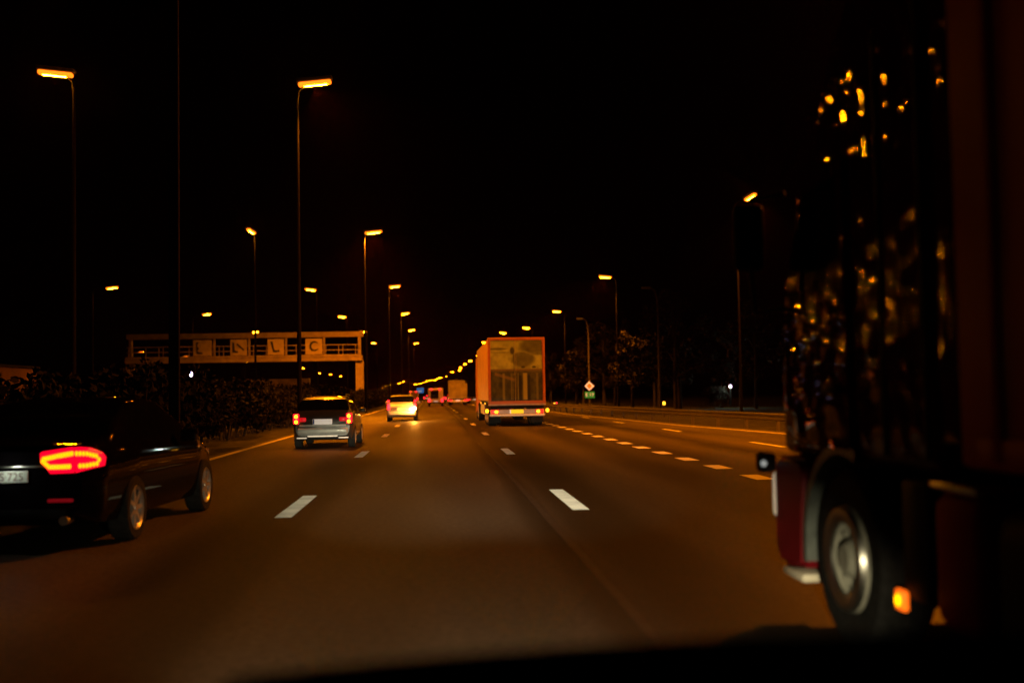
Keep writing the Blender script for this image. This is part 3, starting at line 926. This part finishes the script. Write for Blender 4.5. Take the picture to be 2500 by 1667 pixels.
# far cars: one prototype with parts, copied
fc = hatch('small_car', 'far car', 4.1, 1.72, 1.46, m_gpaint, 1, 0)
for s in (-1, 1):
    bm = BM(); box(bm, min(s * .56, s * .82), max(s * .56, s * .82), -2.1, -1.93, .68, .95, .03, 2); build('tail_light', bm, m_red_on, fc, 40)
plate(fc, 0, -2.08, .72, .54, .14, m_plate_lit)
bm = BM(); box(bm, -.25, .25, -1.72, -1.66, 1.3, 1.36, .01, 1); build('brake_light', bm, m_red_on, fc)
far_cars = [((-4.0, 128), 'dark car with red lights just beyond the silver hatchback'), ((-4.6, 238), 'far car with red lights in front of the brown van'), ((-.9, 262), 'far car with red lights left of the yellow-lit van'),
            ((3.1, 205), 'far car with red lights between the yellow-lit van and the tarpaulin lorry'), ((6.9, 190), 'far car with red lights half hidden behind the orange lorry'), ((-4.2, 330), 'farthest car with red lights at the bend'),
            ((2.2, 265), 'far car with red lights behind the left edge of the tarpaulin lorry'), ((4.6, 300), 'small far car with red lights right of the tarpaulin lorry'),
            ((-.4, 360), 'very far car with red lights in the centre lane'), ((7.4, 236), 'far car with red lights beside the black-backed lorry')]
for i, ((x, y), lb) in enumerate(far_cars):
    o = fc if i == 0 else copy_tree(fc)
    place(o, (x + delta(y), y, 0), 0, lb, 'distant cars with red lights')

# --- vans far ahead
m_van_y = mat('cream van paint', (.62, .50, .28), .5, var=.1)
def van(x, y, label, paint, win):
    c = empty('box_van', (x, y, 0), label, 'van')
    bm = BM(); prism(bm, [(-2.4, .42), (-2.4, 2.0), (-2.25, 2.3), (.9, 2.34), (1.5, 2.15), (2.1, 1.3), (2.75, 1.1), (2.8, .42)], 'x', -.95, .95)
    bmesh.ops.bevel(bm, geom=bm.edges[:], offset=.06, segments=2, affect='EDGES'); build('body', bm, paint, c, 40)
    for s in (-1, 1):
        if win:
            pass
        bm = BM(); box(bm, min(s * .72, s * .93), max(s * .72, s * .93), -2.5, -2.39, .58, .95, .03, 2); build('tail_light', bm, m_red_on, c, 40)
        bm = BM(); box(bm, s * .52 - .1, s * .52 + .1, -2.44, -2.3, 2.12, 2.27, .03, 2); build('marker_light', bm, m_red_on, c, 40)
        wheel(c, s * .84, -1.55, .34, .22, s); wheel(c, s * .84, 1.75, .34, .22, s)
    bm = BM(); box(bm, -.62, .38, -2.43, -2.395, 1.0, 2.05, .02, 2); build('rear_window', bm, m_glass if win else paint, c, 40)
    plate(c, 0, -2.405, .66, .52, .12, m_plate_lit)
    bm = BM(); box(bm, -.9, .9, -2.5, -2.41, .42, .55, .03, 2); build('bumper', bm, m_black, c, 40)
    return c
van(-.25, 142, 'cream van with two high red lights, centre lane in the distance', m_van_y, True)
van(-3.75 + delta(224), 224, 'plain brown van under the small blue sign', mat('brown van paint', (.30, .2, .09), .6), False)

# --- articulated lorries
m_frame_r = mat('orange red trailer frame', (.46, .15, .03), .5, var=.15, scale=1.5)
m_side_o = mat('orange trailer curtain', (.42, .25, .06), .6, var=.2, scale=.8, bump=.4, bscale=1.2)
m_cream = mat('cream bar', (.72, .66, .52), .5, var=.1)
m_dpanel = mat('lamp bar grey', (.38, .36, .36), .5, var=.15)

def mural_material():
    m = bpy.data.materials.new('printed mural')
    m.use_nodes = True
    nt = m.node_tree
    at = nt.nodes.new('ShaderNodeAttribute'); at.attribute_name = 'mural'
    nt.links.new(at.outputs['Color'], nt.nodes['Principled BSDF'].inputs['Base Color'])
    nt.nodes['Principled BSDF'].inputs['Roughness'].default_value = .55
    return m

def mural_colour(u, v, rng, nz):
    """the printed picture on the lorry's doors: clouds over a street of tall posts; u right, v up in 0..1"""
    def sm(a, b, t):
        t = max(0, min(1, (t - a) / (b - a))); return t * t * (3 - 2 * t)
    c = np.array((.36, .44, .20)) * (.5 + .9 * nz(u * 11, v * 13))
    if v > .53:
        cl = 0.0
        for (cu, cv, ru, rv, a) in [(.85, .90, .32, .12, .8), (.62, .68, .24, .13, .75), (.52, .66, .12, .08, .5), (.42, .83, .05, .07, .95), (.16, .86, .20, .022, .7), (.20, .80, .22, .015, .35), (.92, .80, .22, .05, .6)]:
            d = ((u - cu) / ru) ** 2 + ((v - cv) / rv) ** 2 + .55 * (nz(u * 9 + cu, v * 9) - .5)
            cl = max(cl, a * (1 - sm(.45, 1.25, d)))
        c = c * (1 - .95 * cl) + np.array((.02, .018, .012)) * cl
        if v > .985: c = c * .55
    else:
        base = np.array((.05, .06, .025)) * (.1 + 1.9 * nz(u * 15, v * 12) ** 1.4)
        c = base
        for (cu, w, a) in [(.25, .022, .5), (.40, .012, .35), (.53, .007, .5), (.665, .04, .95), (.455, .03, .3), (.90, .02, .3)]:
            k = 1 - sm(w * .6, w * 1.4, abs(u - cu))
            if .02 < v < .46: c = c * (1 - a * k) + np.array((.34, .36, .13)) * a * k
        for (cu, w) in [(.735, .03), (.46, .02), (.57, .03)]:
            k = (1 - sm(w * .6, w * 1.3, abs(u - cu))) * (v < .42)
            c = c * (1 - .85 * k)
        beam = (1 - sm(.008, .02, abs(v - (.505 - .0 * u)))) * (u > .5)
        c = c * (1 - beam) + np.array((.015, .01, .008)) * beam
        hz = (1 - sm(.015, .035, abs(v - (.45 - .28 * max(0, u - .08) + .0)))) * (.08 < u < .48)
        c = c * (1 - .5 * hz) + np.array((.30, .22, .1)) * .5 * hz
        k = sm(.46, .53, v); c = c * (1 - k) + np.array((.2, .17, .09)) * k
    for cu in (.63, .84):
        k = 1 - sm(.5, 1.2, ((u - cu) / .045) ** 2 + ((v - .555) / .022) ** 2)
        c = c * (1 - .85 * k)
    return c

def lorry(x, y, label, body_m, frame_m, mural=False, H=3.95, L=13.6, lights=True):
    """trailer (rear at y) with the tractor at its front end"""
    c = empty('articulated_lorry', (x, y, 0), label, 'lorry')
    w = 1.275
    bm = BM(); box(bm, -w + .02, w - .02, .06, L, 1.12, H - .03, .03, 1); build('trailer_body', bm, body_m, c, 40)
    fr = BM()
    box(fr, -w, -w + .12, 0, .1, 1.0, H, .012, 1); box(fr, w - .12, w, 0, .1, 1.0, H, .012, 1)
    box(fr, -w + .121, w - .121, 0, .1, H - .12, H, .012, 1); box(fr, -w + .121, w - .121, 0, .1, 1.0, 1.13, .012, 1)
    build('rear_frame', fr, frame_m, c, 40)
    x0, x1, z0, z1 = -w + .122, w - .122, 1.132, H - .122
    if mural:
        gr_ = random.Random(3)
        lat = np.array([[gr_.random() for _ in range(24)] for _ in range(24)])
        def nz(a, b2):
            t = 0; amp = .6; 
            for o_ in range(3):
                aa = (a * 2 ** o_) % 23; bb = (b2 * 2 ** o_) % 23
                i, j = int(aa), int(bb); fa, fb = aa - i, bb - j
                fa = fa * fa * (3 - 2 * fa); fb = fb * fb * (3 - 2 * fb)
                i2, j2 = (i + 1) % 24, (j + 1) % 24
                t += amp * ((lat[i, j] * (1 - fa) + lat[i2, j] * fa) * (1 - fb) + (lat[i, j2] * (1 - fa) + lat[i2, j2] * fa) * fb)
                amp *= .5
            return t / 1.05
        mm = mural_material()
        for half in (0, 1):
            nu, nv = 60, 130
            verts, fcs, cols = [], [], []
            for j in range(nv + 1):
                for i in range(nu + 1):
                    u = half * .5 + .5 * i / nu; v = j / nv
                    uu = u - .0015 if (half == 0 and i == nu) else (u + .0015 if half == 1 and i == 0 else u)
                    verts.append((x0 + (x1 - x0) * uu, .028 if 0 < i < nu else .034, z0 + (z1 - z0) * v))
                    cols.append(tuple(mural_colour(u, v, gr_, nz)) + (1,))
            for j in range(nv):
                for i in range(nu):
                    a = j * (nu + 1) + i
                    fcs.append((a, a + 1, a + nu + 2, a + nu + 1))
            me = bpy.data.meshes.new('rear_door'); me.from_pydata(verts, [], fcs)
            ca = me.color_attributes.new('mural', 'FLOAT_COLOR', 'POINT')
            ca.data.foreach_set('color', [q_ for cc in cols for q_ in cc])
            me.materials.append(mm)
            o = bpy.data.objects.new('rear_door', me); COL.objects.link(o); o.parent = c
            bm = BM()
            xr = (x0 + x1) / 2 + (-.07 if half == 0 else .07)
            tube(bm, [(xr, .012, z0 + .02), (xr, .012, z1 - .02)], .012, 6)
            if half == 0: build('lock_rod', bm, m_dpanel, o, 50)
            else: bm.free()
    else:
        for half in (0, 1):
            bm = BM(); box(bm, x0 + half * (x1 - x0) / 2 + .004, x0 + (half + 1) * (x1 - x0) / 2 - .004, .02, .058, z0, z1, .01, 1); build('rear_door', bm, body_m, c, 40)
    bm = BM(); box(bm, -w, w, -.03, .06, .93, .998, .015, 1); build('sill_strip', bm, m_dpanel, c)
    bm = BM(); box(bm, -w + .08, w - .08, .02, .2, .80, .925, .01, 1); build('crossmember', bm, m_black, c)
    bm = BM(); box(bm, -1.2, 1.2, -.05, .06, .565, .76, .02, 1); build('lamp_bar', bm, m_dpanel, c, 40)
    bm = BM(); box(bm, -1.23, 1.23, -.1, .02, .455, .555, .03, 2); build('underrun_bar', bm, m_cream, c, 40)
    for s in (-1, 1):
        bm = BM(); box(bm, min(s * .82, s * 1.17), max(s * .82, s * 1.17), -.085, -.045, .575, .75, .02, 2)
        t = build('tail_light', bm, mat('lorry lens', (.45, .03, .02), .3, emit=(1, .03, .02), estr=.9), c, 40)
        bm = BM(); ellipsoid(bm, (s * .93, -.095, .66), (.085, .02, .065)); build('bulb', bm, m_red_core if mural else m_red_on, t, 60)
        bm = BM(); ellipsoid(bm, (s * 1.345, -.02, .70), (.075, .05, .085)); t = build('marker_light', bm, m_red_core if mural else m_red_on, c, 60)
        bm = BM(); tube(bm, [(s * 1.2, .05, .72), (s * 1.33, .0, .70)], .02, 6); build('marker_arm', bm, m_black, t)
        bm = BM(); box(bm, min(s * .68, s * 1.25), max(s * .68, s * 1.25), .95, .97, .15, .75, .005, 1); build('mudflap', bm, m_black, c)
        for k in range(3):
            wheel(c, s * 1.02, 1.6 + 1.31 * k, .5, .42, s, m_dpanel)
        bm = BM(); box(bm, min(s * 1.2, s * 1.24), max(s * 1.2, s * 1.24), 5.3, 9.6, .45, .95, .01, 1); build('side_guard', bm, m_dpanel, c)
        wheel(c, s * 1.0, L - 1.0, .5, .5, s, m_dpanel); wheel(c, s * 1.04, L + 2.7, .5, .34, s, m_dpanel)
        for k in range(2):
            bm = BM(); box(bm, min(s * 1.255, s * 1.285), max(s * 1.255, s * 1.285), 3.5 + 5 * k, 3.62 + 5 * k, .98, 1.04, .008, 1); build('side_marker', bm, mat('amber side marker', (.6, .3, .02), .4, emit=(1, .35, .02), estr=5), c)
    plate(c, .0, -.05, .665, .56, .17, m_plate_y if mural else m_plate_lit, False)
    bm = BM(); box(bm, -.34, -.285, -.075, -.05, .58, .75, .004, 1); build('plate_light', bm, m_plate_lit, c)
    bm = BM(); box(bm, -1.1, 1.1, .5, L - .1, .85, 1.1, .02, 1); build('chassis', bm, m_black, c)
    bm = BM(); prism(bm, [(L + .9, .45), (L + .9, 3.55), (L + 2.4, 3.6), (L + 3.1, 2.75), (L + 3.3, 1.2), (L + 3.3, .35), (L + 3.2, .3), (L + 1.2, .45)], 'x', -1.24, 1.24)
    bmesh.ops.bevel(bm, geom=bm.edges[:], offset=.06, segments=2, affect='EDGES'); build('cab', bm, frame_m, c, 40)
    return c
lorry(3.52, 48.3, 'orange lorry with a printed landscape on its rear doors', m_side_o, m_frame_r, True)
m_tarp = mat('grey green tarpaulin', (.22, .19, .10), .8, var=.35, scale=1.2)
lorry(3.35 + delta(151), 151, 'low tarpaulin-covered lorry far ahead, left of the orange one', m_tarp, m_tarp, False, 3.0, 9)
lorry(6.6 + delta(172), 172, 'black-backed tall lorry mostly hidden behind the orange one', m_black, m_black, False, 3.7, 12)

# ------------------------------------------------------------------ the dark red lorry alongside, on the right
m_tpaint = mat('dark red lorry paint', (0.05, 0.002, 0.004), 0.035, spec=.2, coat=.2, var=.12, bump=.8, bscale=5.5, bdist=.026, bdet=0)
m_tpaint2 = mat('bright red lower panel', (0.17, 0.004, 0.010), 0.5, spec=.2, coat=0, var=.1, bump=.06, bscale=3)
m_trailer = mat('brown red trailer skin', (0.34, 0.016, 0.014), 0.5, spec=.02, var=.2, scale=.6)
m_alu = mat('brushed tank aluminium', (.50, .52, .48), .28, .9, var=.12, scale=3)
m_wheelst = mat('steel truck rim', (.26, .26, .22), .7, .0, spec=.2, var=.25, scale=8)
TX = 2.25
tr = empty('articulated_lorry', (TX, 4.8, 0), 'dark red lorry close on the right, its paint dotted with lamp reflections', 'lorry')
# local coordinates: x from the left side (0) to 2.5, y from the cab's back wall (0) to the nose (2.34)
def cab_section():
    side = [(.02, 1.02), (.02, 3.05), (.25, 3.62), (.95, 3.72), (1.35, 3.35), (1.62, 2.98), (1.86, 2.86), (2.06, 2.35), (2.24, 1.95), (2.32, 1.5), (2.32, 1.02)]
    return side
bm = BM()
prism(bm, cab_section(), 'x', .02, 2.48)
es = [e for e in bm.edges if abs(e.verts[0].co.x - e.verts[1].co.x) < 1e-6]
bmesh.ops.bevel(bm, geom=es, offset=.13, segments=8, profile=.5, affect='EDGES')
build('cab', bm, m_tpaint, tr, 38)
# door with its window
bm = BM()
prism(bm, [(1.02, 1.1), (1.02, 2.72), (1.66, 2.70), (1.98, 2.2), (2.08, 1.9), (2.08, 1.25), (1.9, 1.1)], 'x', -.012, .019)
bmesh.ops.bevel(bm, geom=[e for e in bm.edges if abs(e.verts[0].co.x - e.verts[1].co.x) < 1e-6 and e.verts[0].co.x < 0], offset=.01, segments=2, affect='EDGES')
dr = build('door', bm, m_tpaint, tr, 40)
bm = BM(); prism(bm, [(1.12, 2.17), (1.12, 2.64), (1.64, 2.62), (1.94, 2.16), (2.0, 2.03), (1.62, 2.06)], 'x', -.017, -.0125); build('side_window', bm, m_glass, dr)
bm = BM(); box(bm, -.045, -.013, 1.12, 1.34, 1.42, 1.47, .012, 2); build('handle', bm, m_black, dr, 40)
bm = BM(); prism(bm, [(1.66, 2.79), (1.88, 2.80), (2.29, 1.95), (2.25, 1.86), (2.0, 2.3)], 'x', .3, 2.2)
bm.free()
# windscreen lying on the sloping front
bm = BM()
A_ = [(1.90, 2.80), (2.085, 2.33), (2.25, 1.96)]
vs0 = [bm.verts.new((.14, y + .012, z)) for y, z in A_]; vs1 = [bm.verts.new((2.36, y + .012, z)) for y, z in A_]
for k in range(2): bm.faces.new((vs0[k], vs0[k + 1], vs1[k + 1], vs1[k]))
build('windscreen', bm, m_glass, tr)
bm = BM(); prism(bm, [(1.72, 2.93), (2.02, 2.80), (2.06, 2.72), (2.0, 2.74), (1.76, 2.86)], 'x', .1, 2.4); build('sun_visor', bm, m_tpaint, tr)
# ribs and seams of the sleeper side
for y0 in (.12, .60):
    bm = BM(); box(bm, .006, .0195, y0 - .012, y0 + .012, 1.1, 3.3, .004, 1); build('side_seam', bm, m_black, tr, 40)
bm = BM(); prism(bm, [(-.55, 1.2), (.0, 1.2), (.0, 3.55), (-.2, 3.5), (-.55, 3.0)], 'x', .03, .07); build('side_deflector', bm, m_tpaint, tr)
# lower front: bumper, headlamp, step
bm = BM(); prism(bm, [(1.86, .34), (1.80, .9), (1.84, 1.015), (2.34, 1.015), (2.40, .85), (2.40, .42), (2.3, .3)], 'x', -.01, 2.51)
bmesh.ops.bevel(bm, geom=bm.edges[:], offset=.035, segments=3, affect='EDGES'); build('front_bumper', bm, m_tpaint2, tr, 40)
bm = BM(); box(bm, -.02, .10, 2.34, 2.425, .60, .90, .035, 3); build('headlamp', bm, mat('headlamp glass', (.75, .72, .66), .15, spec=.8, emit=(1, .75, .5), estr=.25), tr, 40)
bm = BM(); box(bm, -.10, .02, 2.40, 2.52, .89, 1.03, .03, 2); gm = build('front_mirror', bm, m_black, tr, 40)
bm = BM(); ellipsoid(bm, (-.075, 2.395, .955), (.022, .012, .022)); build('mirror_lamp', bm, mat('pale marker', (.25, .25, .23), .3, emit=(.85, .9, .85), estr=.3), gm, 60)
bm = BM(); box(bm, .0, .3, 1.9, 2.3, .24, .298, .02, 2); build('bumper_lip', bm, m_cream, tr, 40)
# mirrors on an arm ahead of the door
bm = BM(); tube(bm, [(.02, 2.08, 2.72), (-.16, 2.2, 2.70), (-.2, 2.2, 2.4), (-.16, 2.2, 1.95), (.02, 2.14, 1.98)], .018, 8)
arm = build('mirror_arm', bm, m_black, tr, 50)
bm = BM(); box(bm, -.30, -.10, 2.13, 2.22, 2.22, 2.66, .04, 3); build('mirror_case', bm, m_black, arm, 40)
# wheel arch, mudguard, front wheel
bm = BM()
N_ = 22
for ra, rb, xa, xb in ((.60, .66, -.01, .5),):
    ring = []
    for k in range(N_ + 1):
        a = R(-8 + 118 * k / N_)
        cy, cz = 1.18 + math.cos(a) * rb, .48 + math.sin(a) * rb
        cy2, cz2 = 1.18 + math.cos(a) * ra, .48 + math.sin(a) * ra
        ring.append([bm.verts.new(p) for p in ((xa, cy, cz), (xb, cy, cz), (xb, cy2, cz2), (xa, cy2, cz2))])
    for k in range(N_):
        for j in range(4):
            bm.faces.new((ring[k][j], ring[k][(j + 1) % 4], ring[k + 1][(j + 1) % 4], ring[k + 1][j]))
bmesh.ops.recalc_face_normals(bm, faces=bm.faces[:])
build('mudguard', bm, mat('grey mudguard plastic', (.10, .115, .11), .45, var=.25, scale=10), tr, 40)
bm = BM(); box(bm, .03, .6, .47, 1.9, 1.018, 1.16, .01, 1); bm.free()
def truck_wheel(x, y, r, w, s):
    bm = BM()
    lathe_x(bm, [(s * -w / 2, r * .55), (s * -w / 2, r * .9), (s * -w * .4, r * .985), (s * w * .38, r * .985), (s * w * .48, r * .93), (s * w * .5, r * .78), (s * w * .44, r * .6), (s * w * .36, r * .56)], 0, 0, 0, 48)
    for k in range(4):
        lathe_x(bm, [(s * w * (-.28 + .18 * k), r * .988), (s * w * (-.26 + .18 * k), r * 1.0), (s * w * (-.16 + .18 * k), r * 1.0), (s * w * (-.14 + .18 * k), r * .988)], 0, 0, 0, 48)
    bmesh.ops.recalc_face_normals(bm, faces=bm.faces[:])
    t = build('wheel', bm, m_tyre, tr, 35, (x, y, r))
    bm = BM()
    lathe_x(bm, [(s * w * .42, r * .60), (s * w * .50, r * .575), (s * w * .50, r * .545), (s * w * .30, r * .50), (s * w * .18, r * .46), (s * w * .22, r * .34), (s * w * .30, r * .30), (s * w * .30, r * .24), (s * w * .46, r * .20), (s * w * .55, r * .15), (s * w * .55, .001)], 0, 0, 0, 48)
    for k in range(10):
        a = 2 * PI * k / 10
        tube(bm, [(s * w * .26, r * .39 * math.cos(a), r * .39 * math.sin(a)), (s * w * .36, r * .39 * math.cos(a), r * .39 * math.sin(a))], .02, 6)
    bmesh.ops.recalc_face_normals(bm, faces=bm.faces[:])
    build('rim', bm, m_wheelst, t, 35)
    bm = BM(); lathe_x(bm, [(s * w * .50, r * .58), (s * w * .58, r * .56), (s * w * .60, r * .48), (s * w * .54, r * .40), (s * w * .48, r * .40)], 0, 0, 0, 48)
    bmesh.ops.recalc_face_normals(bm, faces=bm.faces[:])
    build('trim_ring', bm, m_chrome, t, 35)
    return t
truck_wheel(.17, 1.18, .50, .32, -1)
truck_wheel(2.33, 1.18, .50, .32, 1)
truck_wheel(.27, -2.5, .50, .52, -1)
truck_wheel(2.23, -2.5, .50, .52, 1)
# side skirt behind the wheel, amber marker, air tank and fuel tank
bm = BM(); box(bm, .02, .5, .16, .46, .42, 1.0, .03, 2); build('step_box', bm, m_black, tr, 40)
bm = BM(); box(bm, -.012, .02, .39, .49, .36, .46, .012, 2); mk = build('side_marker', bm, mat('amber marker', (.6, .25, .02), .3, emit=(1, .13, .005), estr=1.6), tr, 40)
bm = BM(); ellipsoid(bm, (-.018, .44, .41), (.01, .022, .028)); build('bulb', bm, mat('amber bulb', (.6, .3, .02), .3, emit=(1, .42, .0), estr=4), mk, 60)
bm = BM(); box(bm, .02, .55, -.34, .14,   .34, .98, .09, 4); build('battery_box', bm, m_trailer, tr, 40)
bm = BM(); box(bm, .0, .54, -.335, .1, .985, 1.02, .015, 2); build('step_plate', bm, m_alu, tr, 40)
bm = BM(); box(bm, .02, .66, -1.5, -.40, .32, .96, .16, 5); ft = build('fuel_tank', bm, m_alu, tr, 40)
for y in (-.62, -1.2):
    bm = BM(); box(bm, .012, .668, y - .04, y + .04, .312, .968, .16, 5); build('tank_strap', bm, m_black, ft, 40)
bm = BM(); box(bm, .5, 2.0, -4.2, 1.9, .62, .9, .02, 1); build('chassis', bm, m_black, tr)
# trailer, its front wall behind the cab's back
bm = BM(); box(bm, -.03, 2.53, -13.9, -.28, 1.10, 4.0, .035, 3); tb = build('trailer_body', bm, m_trailer, tr, 40)
for k in range(6):
    y = -.62 - k * 2.2
    bm = BM(); box(bm, -.05, -.031, y - .05, y + .05, 1.14, 3.96, .008, 2); build('side_post', bm, m_trailer, tb, 40)
bm = BM(); box(bm, -.045, -.031, -13.8, -.45, 1.12, 1.24, .01, 2); build('side_rail', bm, m_trailer, tb, 40)
bm = BM(); box(bm, .3, 2.2, -13.5, -2.2, .8, 1.098, .02, 1); build('trailer_chassis', bm, m_black, tr)
for s, x in ((-1, .23), (1, 2.27)):
    for k in range(3): truck_wheel(x, -9.3 - 1.31 * k, .5, .42, s)

# ------------------------------------------------------------------ the car we sit in: bonnet, wings, lamps
m_own = mat('own bonnet paint', (.0015, .001, .001), .9, spec=.0, var=.2)
own = empty('camera_car', (.52, 0, 0), 'dark bonnet of the car the photograph is taken from, along the bottom edge', 'car')
bm = BM()
prof = [(.55, 1.09), (.9, 1.075), (1.3, 1.065), (1.8, 1.04), (2.15, .93), (2.45, .80), (2.62, .66), (2.64, .45), (2.5, .28)]
NX = 24
rows = []
for y, z in prof:
    wv = .93 - .10 * max(0, (y - 1.6)) ** 2
    row = []
    for i in range(-NX, NX + 1):
        t = i / NX
        x = t * wv
        ax = abs(x); drop = .05 * x * x + (max(0, abs(t) - .92) / .08) ** 2 * .10
        row.append(bm.verts.new((x, y - .12 * x * x * (y > 2.0), max(.28, z - drop * min(1, z)))))
    rows.append(row)
for r0, r1 in zip(rows, rows[1:]):
    for i in range(2 * NX): bm.faces.new((r0[i], r0[i + 1], r1[i + 1], r1[i]))
build('bonnet', bm, m_own, own, 40)
for s in (-1, 1):
    bm = BM(); prism(bm, [(.55, .3), (.55, .82), (1.8, .80), (2.3, .66), (2.42, .45), (2.3, .3)], 'x', min(s * .88, s * .93), max(s * .88, s * .93)); build('wing', bm, m_own, own)
    wheel(own, s * .84, 1.75, .34, .22, s)
    bm = BM(); box(bm, min(s * .52, s * .86), max(s * .52, s * .86), 2.35, 2.58, .62, .74, .03, 2); hl = build('headlight', bm, mat('own headlight', (.7, .7, .7), .2), own, 40)
    # low beam: a wide near carpet and a narrower far beam
    spot(hl, (s * .66, 2.72, .70), 800, (1.0, .84, .5), 30, 1.0, (R(82), 0, R(2))).scale = (2.0, 1, 1)
    spot(hl, (s * .66, 2.72, .70), 17000, (1.0, .84, .52), 6.4, .95, (R(87.8), 0, 0)).scale = (4.5, 1, 1)
bm = BM(); box(bm, -.85, .85, .42, .62, 1.0, 1.15, .03, 2); build('scuttle', bm, m_black, own, 40)
bm = BM(); tube(bm, [(-.3, .62, 1.165), (.3, .7, 1.175)], .012, 6); build('wiper', bm, m_black, own)

# ------------------------------------------------------------------ thin night mist that gives the lamps their halos
m_haze = bpy.data.materials.new('night mist')
m_haze.use_nodes = True
nt = m_haze.node_tree
nt.nodes.remove(nt.nodes['Principled BSDF'])
pv = nt.nodes.new('ShaderNodeVolumePrincipled')
pv.inputs['Color'].default_value = (.9, .30, .28, 1)
pv.inputs['Density'].default_value = 0.00004
pv.inputs['Anisotropy'].default_value = 0.9
nt.links.new(pv.outputs[0], nt.nodes['Material Output'].inputs['Volume'])
bm = BM(); box(bm, -400, 300, -90, 1950, -2.2, 22)
tag(build('haze', bm, m_haze), kind='stuff')
